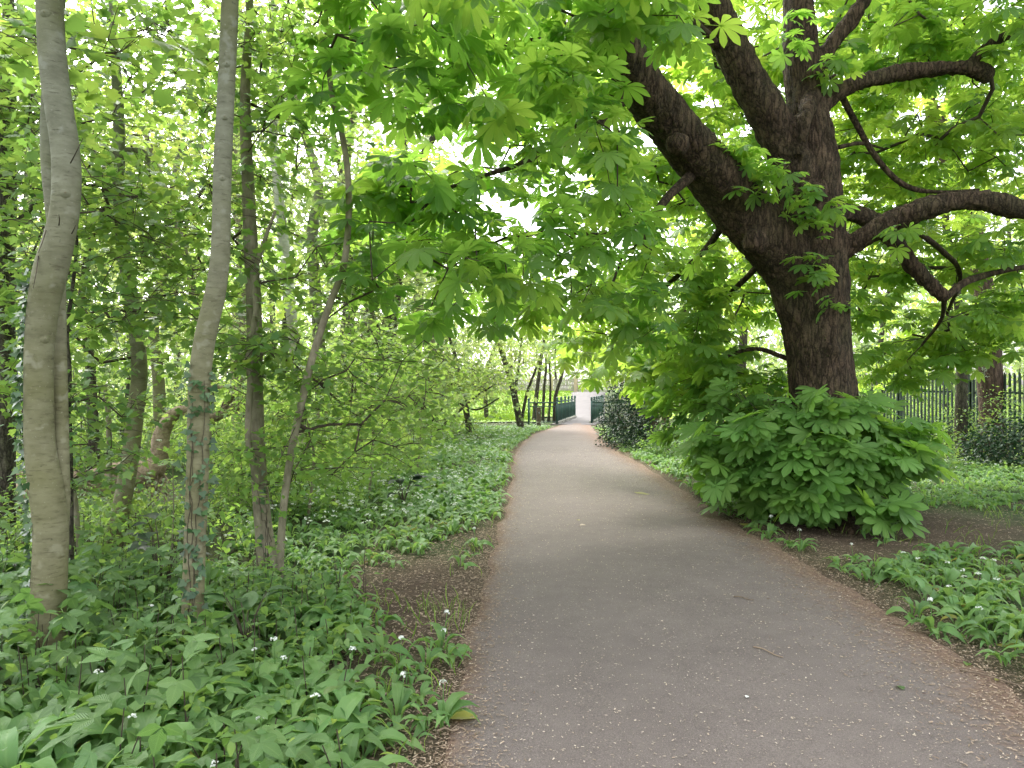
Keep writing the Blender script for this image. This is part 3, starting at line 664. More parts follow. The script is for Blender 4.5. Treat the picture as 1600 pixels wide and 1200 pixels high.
    # leaf clusters
    cl = [blob(*(a[:6] + (int(a[6] * (.6 if a[0] < 1000 and a[2] < 8.6 else .9)),))) for a in (
        (610, 90, 6.1, .8, 1.0, .75, 20), (700, 30, 6.0, 1.1, 1.2, .6, 30), (800, 70, 6.5, 1.2, 1.3, .8, 40), (930, 50, 7.0, .9, 1.1, .8, 30),
        (610, 250, 6.3, .6, 1.0, .35, 4), (700, 210, 6.5, .9, 1.2, .35, 6), (830, 190, 6.8, 1.0, 1.1, .45, 22), (950, 240, 8.0, .8, 1.1, .5, 18),
        (680, 345, 6.7, 1.0, 1.2, .4, 24), (800, 340, 7.2, 1.2, 1.2, .45, 28), (920, 330, 8.0, 1.0, 1.2, .5, 24),
        (690, 440, 6.8, .8, 1.1, .35, 20), (790, 450, 7.5, 1.1, 1.3, .45, 32), (900, 430, 8.2, 1.1, 1.3, .5, 30), (960, 490, 9.5, 1.0, 1.3, .45, 28),
        (1050, 420, 10.2, .9, 1.2, .6, 30), (1090, 520, 10.3, .8, 1.2, .5, 28), (1140, 580, 10.3, .8, .8, .3, 16), (1010, 560, 12.5, 1.2, 1.5, .5, 30), (930, 540, 14, 1.1, 1.5, .4, 22),
        (1060, 590, 11.2, .9, 1.0, .4, 22),
        (1390, 40, 10.6, 1.3, 1.3, .8, 36), (1530, 40, 9.8, 1.3, 1.3, .7, 36), (1430, 190, 12.2, 1.5, 1.5, .7, 38), (1560, 210, 10.4, 1.0, 1.3, .6, 26),
        (1420, 400, 12.5, 1.3, 1.3, .6, 34), (1560, 380, 11, 1.1, 1.4, .5, 28), (1450, 510, 12.5, 1.3, 1.2, .5, 34), (1390, 570, 12.2, 1.0, 1.0, .4, 22), (1520, 530, 12, .9, 1.2, .45, 18),
        (1185, 100, 11.6, 1.2, 1.0, .8, 24), (1340, 270, 12.2, 1.0, 1.2, .7, 26), (1340, 460, 12, .7, 1.0, .6, 20),
        (1080, 130, 10.6, .7, .9, .6, 14), (1130, 210, 11.2, .6, .9, .6, 12),
        (690, -20, 4.9, .7, .6, .3, 10), (960, -40, 6.0, .9, .8, .3, 16), (1020, 20, 6.9, .5, .7, .35, 8),
        (1600, 330, 8.9, .6, .8, .3, 8), (1590, 470, 10.5, .8, 1, .4, 12))]
    cl += [blob(*a) for a in (
        (1180, 60, 12.5, 1.3, 1.2, .9, 40), (1330, 60, 13, 1.3, 1.2, .9, 40), (1200, 250, 12.5, 1.0, 1.0, .8, 30), (1100, 330, 12, .8, 1.0, .6, 24), (1340, 330, 13.5, 1.4, 1.2, .8, 40), (1480, 300, 13.5, 1.4, 1.2, .8, 40),
        (1580, 120, 13, 1.3, 1.2, .9, 36), (1010, 200, 11.5, .8, 1.0, .8, 26), (1150, 450, 12.5, 1.0, 1.0, .6, 26), (1570, 480, 13, 1.2, 1.2, .6, 30), (1000, 60, 10.5, .8, 1.0, .7, 26), (1460, 60, 13, 1.3, 1.2, .9, 36),
        (930, 15, 6.8, .4, .5, .25, 7), (890, 160, 9.5, .9, 1.2, .7, 26), (1000, 300, 11, .8, 1, .6, 20), (640, 330, 7.5, .8, 1, .5, 14), (720, 220, 10, 1.3, 1.2, .9, 14), (640, 320, 10, .9, 1.2, .6, 12), (760, 60, 9.5, 1.3, 1.2, .9, 30), (1330, 200, 13.5, 1.2, 1, .8, 30))]
    high = [blob(*a) for a in ((1240, -420, 9.6, 3.6, 3.4, 1.8, 150, .5), (900, -200, 7.2, 2.2, 2.2, 1.2, 70), (1480, -150, 9.8, 2.4, 2.6, 1.3, 80), (1250, -120, 12.5, 2.5, 1.5, 1.6, 60), (1680, 150, 10, 1.2, 2.2, 1.4, 40))]
    A = np.vstack(cl)
    # keep the great limbs open to view, as the shaded inside of a crown is
    S = screen(A); keep = np.ones(len(A), bool)
    for P, r in seg:
        q = screen(P); rp = r / P[:, 1] * F
        d = np.sqrt((S[:, None, 0] - q[None, :, 0]) ** 2 + (S[:, None, 1] - q[None, :, 1]) ** 2) - rp[None]
        keep &= ~((d.min(1) < 22) & (A[:, 1] < 9.7) & ~((S[:, 1] < 60) & (S[:, 0] < 980)))
    A = A[keep]
    sk = Skeleton(lines, .28); A = sk.grow(A, up=.1, jit=.05, maxlen=6.5)
    H = sk.grow(np.vstack(high), up=.1, maxlen=4.5)
    tb = Bag(); sk.build(tb, tip=.004, cap_r=.03)
    lb = Bag()
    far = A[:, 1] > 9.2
    bright = np.clip(.35 + (A[:, 1] - 8) * .09, .2, .85)  # tint lightens with depth: backlight on the far crown put into leaf colour
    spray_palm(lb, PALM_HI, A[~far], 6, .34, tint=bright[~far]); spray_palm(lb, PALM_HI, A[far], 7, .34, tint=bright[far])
    spray_palm(lb, PALM_LO, H, 6, .42, tint=.5)
    sp = np.vstack([blob(*a) for a in ((1165, 225, 8.5, .28, .15, .12, 5), (1205, 262, 8.6, .26, .12, .1, 4), (1180, 300, 8.65, .2, .1, .12, 3), (1240, 290, 8.75, .2, .1, .12, 3), (1290, 318, 8.75, .2, .12, .08, 3), (1265, 335, 8.8, .2, .1, .1, 3),
                                       (1255, 405, 8.85, .16, .08, .1, 3), (1285, 440, 8.8, .12, .08, .08, 2), (1305, 480, 8.85, .12, .1, .06, 2), (1235, 40, 8.8, .12, .1, .2, 4), (1300, 100, 9.0, .1, .1, .2, 4), (1410, 360, 8.9, .2, .1, .06, 2))])
    for a in sp: tb.tube(spline([a + [0, .35, -.1], a + [0, .15, .02], a], 5), .006, 4, cap=False)
    spray_palm(lb, PALM_HI, sp, 4, .26, tint=.4)
    # white flower candles on the sunny side
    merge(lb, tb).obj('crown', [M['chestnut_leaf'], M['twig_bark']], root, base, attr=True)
    for px, py, Y in ((1448, 365, 11.5), (1406, 590, 12), (1425, 600, 12), (1516, 585, 12), (1538, 592, 12), (1490, 545, 12.2), (1550, 480, 12), (1372, 420, 12.5)):
        b = Bag(); c = pix(px, py, Y); n = 46; t = R.random(n); az = R.uniform(0, 6.28, n)
        off = np.column_stack([np.cos(az) * .05 * (1.1 - t), np.sin(az) * .05 * (1.1 - t), t * .2])
        put(b, KITE, c + off, np.column_stack([np.cos(az), np.sin(az), .4 + 0 * az]), unit(n) + [0, 0, .5], R.uniform(.02, .035, n), R.random(n))
        b.tube(np.array([c - [0, 0, .05], c + [0, 0, .18]]), np.array([.006, .002]), 4)
        b.obj('blossom', [M['petal']], root, base, attr=True)
    # skirt of sucker shoots around the foot: thin stems and large shaded leaves
    n = 150; az = R.uniform(0, 2 * math.pi, n); z = R.uniform(.2, 1.5, n)
    rr = np.interp(z, [.15, .5, .9, 1.25, 1.5], [.7, 1.05, 1.28, .9, .5]) * R.uniform(.6, 1.12, n)
    S = np.column_stack([base[0] - .12 + np.cos(az) * rr * np.where(np.cos(az) > 0, .86, 1.06), base[1] + np.sin(az) * rr * .85, z])
    extra = np.vstack([blob(1130, 680, 9.0, .3, .4, .15, 6), blob(1350, 710, 8.5, .3, .3, .25, 7), blob(1180, 735, 8.5, .35, .25, .12, 7), blob(1370, 790, 8.15, .22, .12, .12, 5), blob(1420, 680, 9, .35, .4, .2, 9), blob(1090, 640, 10, .5, .5, .3, 10), blob(1160, 620, 9.4, .4, .4, .2, 8), blob(1230, 770, 8.3, .25, .1, .1, 5), blob(1290, 700, 8.25, .35, .15, .25, 12), blob(1270, 755, 8.2, .3, .12, .15, 8), blob(1200, 680, 8.4, .3, .2, .25, 9), blob(1280, 640, 8.6, .5, .2, .1, 12)])
    S = np.vstack([S, extra]); S[:, 2] = np.maximum(S[:, 2], .16)
    sb = Bag()
    for a in S:
        f = base + np.array([(a[0] - base[0]) * .3, (a[1] - base[1]) * .3, R.uniform(.25, 1.0) * min(1.2, a[2] + .1)])
        m_ = (f + a) / 2 + [0, 0, .12]
        sb.tube(spline([f, m_, a], 6), np.linspace(.009, .004, 6), 4, cap=False)
    lb = Bag(); n = len(S); mm = 5
    pos = np.repeat(S, mm, 0); o = pos - base - [0, 0, .5]; o[:, 2] = R.normal(size=n * mm) * .28 + .02
    o[:, :2] /= np.linalg.norm(o[:, :2], axis=1, keepdims=True) + 1e-6
    o += R.normal(size=(n * mm, 3)) * [.55, .55, .15]
    pos = pos + R.normal(size=(n * mm, 3)) * .06
    up = np.array([0, 0, 1.]) * .85 + (pos - base) * [1, 1, 0] * .6 + R.normal(size=(n * mm, 3)) * .38; o[:, 2] -= .45
    put(lb, PALM_FLAT, pos, o, up, R.uniform(.11, .30, n * mm), np.clip(np.repeat(R.random(n), mm) * .6 + R.random(n * mm) * .4, 0, 1))
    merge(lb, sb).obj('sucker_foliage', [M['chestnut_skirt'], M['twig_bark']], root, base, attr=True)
big_chestnut()

# ---------------------------------------------------------------- trees of the wood on the left
def knots(root, base, P, r, fr, mat='smooth_bark'):
    for t, side in fr:
        b = Bag(); i = int(t * (len(P) - 1)); d = np.array([math.sin(side), -math.cos(side), .1]); c = P[i] + d * r[i] * .86
        b.tube(np.array([c - d * .01, c + d * .008, c + d * .018]), np.array([r[i] * .46, r[i] * .36, r[i] * .16]), 12)
        b.tube(np.array([c + d * .012, c + d * .024]), np.array([r[i] * .13, r[i] * .06]), 8, 1)
        b.obj('knot', [M[mat], M['brown_bark']], root, base)

DENS = 1.35
A1 = trunk_line([(70, 1052, 76), (73, 1000, 58), (78, 900, 54), (80, 825, 53), (72, 760, 52), (62, 700, 46), (60, 620, 43), (61, 550, 43), (68, 480, 46), (79, 425, 50), (92, 375, 46), (101, 330, 43), (104, 280, 43), (101, 225, 42), (91, 160, 42), (82, 90, 42), (77, 10, 41), (70, -120, 38), (82, -300, 30), (80, -500, 20), (86, -700, 8)], 4.5, n=170)
A2 = trunk_line([(86, 880, 26, 4.55), (92, 830, 28, 4.55), (96, 780, 26, 4.57), (95, 720, 25, 4.6), (94, 650, 24, 4.62), (93, 560, 22, 4.66), (93, 480, 20, 4.72), (90, 400, 20, 4.78), (80, 320, 20, 4.82), (73, 230, 20, 4.9), (76, 120, 18, 5), (92, 20, 17, 5.1), (100, -120, 15, 5.2), (110, -350, 8, 5.3)], 4.6, ground=False, n=110)
rt = tree('sycamore_tree', 'smooth grey twin-stemmed sycamore with a sinuous leaning trunk and ivy on its edge', 'tree', [A1, A2], 'maple_leaf', 'smooth_bark',
          [blob(80, -480, 4.8, 1.8, 1.4, .9, 60), blob(150, -250, 4.9, 1.2, 1.2, .5, 24), blob(180, 60, 5.2, .5, .5, .3, 6), blob(10, 100, 5.2, .4, .5, .4, 6)], m=14, size=.13, tint=.45, sides=28, maxlen=2.6)
bA = np.array(rt.location); knots(rt, bA, *A1, [(.59, .2), (.66, -.3), (.43, .5), (.75, .1), (.3, .9)])
for (px, py, ex, ey) in ((110, 255, 130, 215), (72, 360, 60, 395), (60, 400, 52, 450), (92, 352, 92, 335), (112, 365, 118, 352)):
    bt = Bag(); bt.tube(np.array([pix(px, py, 4.42), (pix(px, py, 4.4) + pix(ex, ey, 4.36)) / 2 + [.004, 0, .004], pix(ex, ey, 4.34)]), np.array([.004, .003, .0015]), 5); bt.obj('dead_twig', [M['twig_bark']], rt, bA)

B1 = trunk_line([(299, 1022, 40), (301, 960, 36), (304, 880, 35), (307, 800, 35), (309, 720, 35), (310, 640, 34), (313, 580, 34), (322, 520, 33), (336, 460, 32), (344, 400, 30), (346, 330, 29), (348, 260, 29), (352, 180, 28), (356, 90, 28), (359, 0, 28), (362, -120, 26), (352, -300, 21), (360, -520, 14), (356, -700, 6)], 4.72, n=150)
rt = tree('sycamore_tree', 'slim pale sycamore with a gentle kink and ivy climbing its foot', 'tree', [B1], 'maple_leaf', 'smooth_bark',
          [blob(370, -480, 4.9, 1.8, 1.4, .9, 60), blob(300, -240, 5.0, 1.1, 1.0, .45, 20), blob(440, -220, 5.0, 1.1, 1.0, .45, 20)], m=14, size=.13, tint=.45, sides=28, maxlen=2.6)
bB = np.array(rt.location); knots(rt, bB, *B1, [(.66, .1), (.635, -.3), (.495, .35), (.44, .4), (.54, .3)])

# darker stems further in: each with its own layered crown
C1 = trunk_line([(186, 905, 34), (178, 860, 30), (190, 790, 29), (203, 720, 28), (211, 650, 27), (218, 580, 25), (212, 510, 23), (203, 450, 21), (192, 390, 20), (186, 300, 19), (186, 200, 18), (182, 120, 16), (176, 30, 14), (180, -120, 9)], 7.4, n=90)
C2 = trunk_line([(186, 235, 12, 7.4), (225, 240, 11, 7.5), (232, 275, 9, 7.5)], 7.4, False, 16)
tree('young_maple', 'mottled grey brown maple stem curving behind the two pale sycamores', 'tree', [C1, C2], 'maple_leaf', 'smooth_bark',
     [blob(200, 80, 7.2, 1.2, 1.1, .6, 30), blob(120, 250, 6.6, .8, .9, .6, 20), blob(250, 330, 6.6, .8, .9, .5, 22), blob(240, 470, 6.4, .8, .8, .35, 14), blob(60, 120, 7.5, 1, 1, .8, 24), blob(150, 540, 7.6, .7, .8, .4, 12), blob(-30, 300, 7, 1, 1, 1, 26)], m=26, size=.09, tint=.4, sides=14)
D1 = trunk_line([(422, 900, 46), (415, 850, 32), (408, 780, 27), (402, 700, 25), (399, 620, 25), (398, 540, 25), (396, 460, 24), (392, 380, 23), (388, 300, 21), (384, 210, 19), (384, 120, 16), (390, 20, 13), (388, -120, 8)], 6.6, n=90)
D2 = trunk_line([(404, 760, 9, 6.5), (388, 690, 10, 6.4), (391, 600, 11, 6.4), (389, 540, 11, 6.4), (400, 490, 10, 6.4), (398, 430, 9, 6.4), (412, 380, 7, 6.4), (430, 330, 5, 6.4)], 6.4, False, 40)
tree('young_maple', 'dark upright maple with a thin snaking stem pressed against its trunk', 'tree', [D1, D2], 'maple_leaf', 'brown_bark',
     [blob(440, 110, 6.8, 1.0, 1.0, .7, 26), blob(330, 60, 7.0, .9, 1, .6, 20), blob(470, 400, 6.8, .7, .8, .4, 16), blob(330, 430, 7.4, .7, .8, .5, 16), blob(440, 560, 6.5, .7, .6, .3, 16), blob(450, 230, 7, .8, .8, .5, 14)], m=26, size=.085, tint=.35, stem_names=['trunk', 'side_stem'])
E1 = trunk_line([(434, 890, 16), (441, 820, 12.5), (447, 760, 12.5), (458, 690, 12.5), (471, 630, 12.5), (485, 570, 12.5), (500, 520, 12), (517, 470, 11.5), (535, 425, 11), (543, 370, 11), (545, 310, 10.5), (541, 250, 10), (531, 195, 10), (519, 150, 9), (512, 80, 8), (509, 0, 7), (508, -150, 4)], 6.2, n=90)
tree('young_ash', 'thin tawny stem leaning away from the dark maple and bending upright', 'tree', [E1], 'fresh_leaf', 'brown_bark',
     [blob(560, 150, 6.6, .8, .9, .5, 10), blob(500, 60, 6.6, .9, .9, .5, 16), blob(540, 620, 6.4, .7, .6, .25, 12), blob(470, 720, 6.3, .6, .5, .25, 9), blob(560, 690, 6.6, .6, .5, .25, 8), blob(600, 560, 7, .6, .7, .25, 12), blob(620, 640, 7.2, .6, .6, .25, 8), blob(550, 480, 7.2, .7, .7, .3, 12)], m=36, size=.06, spread=.36, thick=.06, tint=.15, tilt=.35)
Fb = trunk_line([(472, 720, 20), (468, 660, 19), (463, 590, 18), (457, 510, 18), (450, 440, 18), (441, 360, 17), (434, 290, 15), (427, 220, 14), (430, 140, 12), (426, 60, 10), (430, -100, 6)], 13.5, n=70)
tree('birch_tree', 'pale straight birch stem rising behind the thin leaning ash', 'tree', [Fb], 'fresh_leaf', 'birch_bark',
     [blob(440, 80, 13.5, 2, 2, 1.3, 40), blob(520, 180, 14, 1.4, 1.5, .8, 18), blob(360, 180, 14, 1.4, 1.5, 1, 20), blob(450, -120, 13.5, 2, 2, 1.2, 30)], m=18, size=.10, tint=.6, spread=.5, thick=.2)
G1 = trunk_line([(606, 690, 24), (606, 640, 25), (601, 590, 26), (606, 530, 27), (614, 470, 26), (620, 410, 24), (622, 340, 23), (624, 270, 22), (632, 200, 18), (650, 100, 13), (655, -50, 8)], 20, n=80)
G2 = trunk_line([(602, 560, 16), (590, 520, 14), (572, 470, 13), (552, 420, 11), (545, 350, 9), (530, 260, 7), (520, 180, 4)], 20, False, 40)
G3 = trunk_line([(622, 290, 14), (655, 250, 13), (690, 190, 10), (720, 100, 6)], 20, False, 30)
tree('oak_tree', 'forked dark oak deep in the wood with a limb angled towards the birch', 'tree', [G1, G2, G3], 'far_haze_leaf', 'dark_bark',
     [blob(560, 150, 20, 2.6, 2.5, 1.7, 44), blob(680, 80, 20, 2.6, 2.5, 1.7, 40), blob(600, -150, 20, 3.5, 3, 2, 50), blob(500, 320, 20, 2, 2, 1, 24), blob(690, 280, 21, 1.6, 2, .8, 16), blob(650, 400, 20, 1.3, 1.5, .6, 20)], m=16, size=.14, tint=.55, spread=.7, thick=.3)
H1 = trunk_line([(656, 682, 10), (660, 640, 10), (667, 590, 9), (675, 540, 8), (681, 500, 7), (686, 440, 6), (684, 360, 4)], 22, n=50)
tree('young_hazel', 'slender grey pole standing between the oak and the bridge', 'tree', [H1], 'fresh_leaf', 'brown_bark',
     [blob(690, 470, 22, 1.6, 1.6, .9, 36), blob(660, 570, 22, 1.4, 1.5, .5, 26), blob(720, 400, 22, 1.4, 1.5, .7, 20)], m=22, size=.09, tint=.6, spread=.5, thick=.12)
J1 = trunk_line([(6, 870, 36), (6, 780, 34), (8, 690, 32), (12, 600, 30), (9, 500, 27), (10, 400, 26), (13, 300, 25), (10, 200, 24), (14, 60, 20), (10, -150, 12)], 7.8, n=70)
J2 = trunk_line([(12, 365, 11), (45, 330, 10), (70, 310, 8), (120, 290, 5), (150, 240, 3)], 7.8, False, 30)
tree('dark_maple', 'dark rough trunk at the extreme edge with a branch reaching behind the twin sycamore', 'tree', [J1, J2], 'maple_leaf', 'dark_bark',
     [blob(0, 60, 7.6, 1, 1, .8, 22), blob(30, 450, 7, .6, .8, .5, 14), blob(-60, 300, 7.5, 1, 1, 1, 20), blob(60, 220, 7.5, .7, .7, .5, 12), blob(20, 590, 7, .5, .6, .4, 10)], m=26, size=.085, tint=.35)
K1 = trunk_line([(112, 760, 9), (109, 700, 9), (106, 640, 9), (108, 580, 8), (104, 520, 7), (112, 460, 6), (120, 380, 5), (118, 300, 3)], 6.0, n=40)
tree('young_hawthorn', 'thin dark sinuous sapling just right of the twin sycamore', 'tree', [K1], 'shade_leaf', 'dark_bark',
     [blob(140, 420, 6, .6, .6, .5, 18), blob(150, 620, 6, .45, .5, .3, 10), blob(140, 720, 6.2, .5, .5, .25, 12)], m=26, size=.07, spread=.32, thick=.07, tint=.4)

# sticks of the upper understorey: slender leaning trees seen against the sky
for k, (wp, Y, lab) in enumerate((
        ([(330, 620, 14), (316, 540, 13), (300, 440, 12), (270, 330, 10), (235, 230, 8), (200, 150, 5)], 11, 'thin crooked tree slanting left behind the slim sycamore'),
        ([(150, 640, 18), (140, 560, 16), (128, 480, 14), (142, 380, 12), (170, 300, 9), (180, 200, 6)], 12, 'crooked grey tree just right of the twin sycamore among ferny shade'),
        ([(505, 680, 22), (500, 560, 21), (492, 450, 20), (488, 360, 19), (498, 290, 15), (470, 190, 12), (455, 100, 8), (450, -30, 4)], 17, 'grey tree with a bent top standing behind the leaning ash'),
        ([(560, 690, 12), (568, 600, 11), (580, 500, 9), (575, 400, 7), (590, 300, 4)], 17, 'slim sapling with spaced sprays just left of the forked oak'),
        ([(735, 668, 10), (728, 640, 10), (718, 600, 9), (712, 560, 7), (700, 520, 4)], 24, 'short dark leaning stem in the hazel thicket before the bridge'),
        ([(250, 700, 20), (248, 600, 19), (240, 500, 17), (262, 400, 15), (270, 300, 12), (290, 180, 8), (300, 50, 5)], 15, 'tall grey tree between the curving maple and the slim sycamore'),
        ([(640, 660, 20), (644, 560, 19), (655, 440, 17), (648, 330, 15), (668, 220, 11), (680, 90, 7)], 30, 'far grey trunk glimpsed just right of the forked oak'),
        ([(545, 670, 24), (540, 560, 23), (548, 430, 20), (538, 300, 17), (552, 160, 12), (545, 20, 7)], 28, 'far stout trunk behind the slim sapling left of the oak'),
        ([(60, 690, 26), (55, 560, 25), (40, 420, 22), (48, 280, 18), (35, 130, 13), (30, -30, 7)], 18, 'far trunk half hidden behind the twin sycamore'),
        ([(375, 690, 26), (372, 540, 25), (380, 400, 22), (366, 260, 18), (378, 110, 13), (372, -30, 7)], 22, 'far trunk seen between the slim sycamore and the dark maple'))):
    P = trunk_line(wp, Y, n=60); s = Y / 12
    top = wp[-1]; midp = wp[len(wp) // 2]; up_ = wp[-2]
    tree('woodland_tree', lab, 'tree', [P], 'far_haze_leaf' if Y > 14 else 'fresh_leaf', ('brown_bark', 'dark_bark', 'smooth_bark')[k % 3],
         [blob(top[0], top[1] + 30, Y, 1.3 * s, 1.3 * s, .8 * s, 34), blob(up_[0] + 40, up_[1] + 30, Y, 1.3 * s, 1.2 * s, .6 * s, 26), blob(midp[0] - 40, midp[1], Y, 1.1 * s, 1.0 * s, .5 * s, 22), blob(midp[0] + 40, midp[1] + 110, Y, 1.1 * s, 1.0 * s, .4 * s, 20)],
         m=18, size=.10 * s ** .6, spread=.42 * s ** .7, thick=.14, tint=R.uniform(.35, .8), sides=10)

# the multi-stemmed thicket beside the bridge
def thicket(name, label, cat, stems, blobs, bark='dark_bark', leaf='fresh_leaf', **kw):
    S = [trunk_line(wp, Y, n=40) for wp, Y in stems]
    tree(name, label, cat, S, leaf, bark, blobs, stem_names=['trunk'] + ['stem'] * 20, **kw)
thicket('field_maple', 'dark stem leaning left over the bridge approach with yellow green sprays', 'tree',
        [([(816, 672, 12), (808, 640, 11), (800, 600, 10), (789, 565, 9), (781, 540, 8), (770, 490, 6), (765, 420, 4)], 28.5), ([(812, 668, 6), (822, 620, 5), (836, 580, 4), (850, 540, 3)], 28.6), ([(811, 668, 5), (806, 610, 5), (812, 560, 4), (818, 500, 3)], 28.7)],
        [blob(760, 520, 27.5, 2.2, 2, .8, 50), blob(830, 545, 28, 1.5, 1.8, .7, 34), blob(740, 590, 26.5, 1.6, 1.5, .45, 30), blob(800, 440, 28, 2.2, 2, 1.2, 40)], m=24, size=.085, spread=.55, thick=.12, tint=.65)
thicket('hazel_bush', 'clump of slim upright stems behind the green bridge railing', 'shrub',
        [([(848, 660, 5), (850, 610, 5), (853, 570, 4), (850, 500, 2)], 36.5), ([(866, 660, 7), (868, 620, 6), (877, 590, 5), (886, 555, 3)], 37), ([(857, 660, 4), (860, 610, 4), (858, 560, 3)], 37), ([(834, 655, 8), (838, 620, 7), (843, 580, 6), (850, 530, 4)], 35)],
        [blob(850, 540, 36.5, 1.8, 1.6, .9, 36), blob(880, 520, 37, 1.5, 1.5, .8, 22), blob(820, 500, 36, 1.6, 1.5, 1.2, 30), blob(890, 555, 37, .8, 1, .35, 8)], m=20, size=.10, spread=.5, thick=.2, tint=.6)
thicket('arching_hazel', 'low hazel with long arching bare stems sweeping toward the bridge', 'shrub',
        [([(656, 684, 5), (690, 668, 5), (720, 640, 4), (750, 615, 3), (775, 600, 2)], 21), ([(654, 684, 5), (680, 650, 4), (710, 630, 4), (745, 640, 3), (780, 622, 2)], 21.2), ([(652, 684, 5), (640, 660, 4), (620, 650, 3), (590, 655, 2)], 21), ([(655, 684, 4), (675, 640, 4), (700, 610, 3), (715, 580, 2)], 21)],
        [blob(720, 590, 21, 1.4, 1.3, .4, 30), blob(660, 600, 21, 1.2, 1.3, .4, 24), blob(590, 620, 20, 1.3, 1.3, .5, 26), blob(770, 585, 21.5, .8, 1, .3, 12)], m=24, size=.075, spread=.42, thick=.08, tint=.6)

# ---------------------------------------------------------------- wood behind, both sides
_n = 0
def back_tree(px, Y, hgt, rad, label, leaf='far_haze_leaf', tint=.6, dens=70, low=.12,  bark='dark_bark', size=None, m=18, kind='flat', tw=.14):
    x = (px - 800) / F * Y; z0 = gzs(x, Y)
    ln = np.array([[x, Y, z0 - .1], [x + R.normal() * .15, Y, z0 + hgt * .3], [x + R.normal() * .4, Y + R.normal() * .3, z0 + hgt * .65], [x + R.normal() * .6, Y, z0 + hgt]])
    P = spline(ln, 40); r = np.linspace(1, .12, 40) ** 1.0 * tw * hgt / 9
    nb = int(dens * (1.7 if px < 800 and Y < 45 else 1.0)); zz = low + (1 - low) * R.random(nb); prof = np.sin(np.clip(.12 + .88 * zz, 0, 1) * math.pi) ** .6
    az = R.uniform(0, 6.283, nb); rr = rad * prof * np.sqrt(R.random(nb))
    A = np.column_stack([x + np.cos(az) * rr, Y + np.sin(az) * rr, z0 + .3 + zz * hgt])
    return tree('woodland_tree', label, 'tree', [(P, r)], leaf, bark, [A], group=None, m=m, size=size or .012 * Y ** .5 + .07, spread=.3 + .02 * Y, thick=.28, tint=tint, sides=8, step=.6, tpl=SIMPLE if kind == 'flat' else PALM_LO, kind=kind, twigs=False, tilt=.6)
for a in (
    (40, 15, 8, 2.4, 'bushy tree low behind the fallen log on the far side', 'shade_leaf', .6, 90, .05),
    (190, 17, 7, 2.6, 'bright green tree behind the crook of the fallen log', 'fresh_leaf', .4, 80, .05),
    (330, 19, 8.5, 2.8, 'bright bushy tree seen just left of the slim sycamore foot', 'far_haze_leaf', .5, 80, .05),
    (450, 22, 9, 3.0, 'yellow green tree behind the birch stem', 'fresh_leaf', .6, 80, .06),
    (560, 27, 10, 3.2, 'yellow green tree behind the forked oak on its left', 'fresh_leaf', .7, 90, .06),
    (680, 32, 9, 3.4, 'pale yellow green tree filling the gap right of the oak', 'fresh_leaf', .8, 100, .08),
    (760, 38, 8, 3.0, 'lime green tree left of the bridge thicket', 'fresh_leaf', .7, 80, .14),
    (-120, 18, 9, 3.0, 'dark bushy tree beyond the wood edge', 'shade_leaf', .4, 60, .05),
    (280, 33, 13, 4.5, 'tall far tree above the fallen log', 'far_haze_leaf', .6, 190, .2),
    (100, 30, 13, 4.5, 'tall far tree behind the twin sycamore', 'far_haze_leaf', .5, 190, .2),
    (430, 40, 15, 5, 'tall hazy far tree behind the birch top', 'far_haze_leaf', .75, 190, .2),
    (570, 46, 16, 5, 'tall hazy far tree behind the oak', 'far_haze_leaf', .7, 170, .25),
    (690, 50, 14, 5, 'tall hazy far tree above the arching hazel', 'fresh_leaf', .6, 170, .3),
    ):
    back_tree(a[0], a[1], a[2], a[3], a[4], *a[5:])
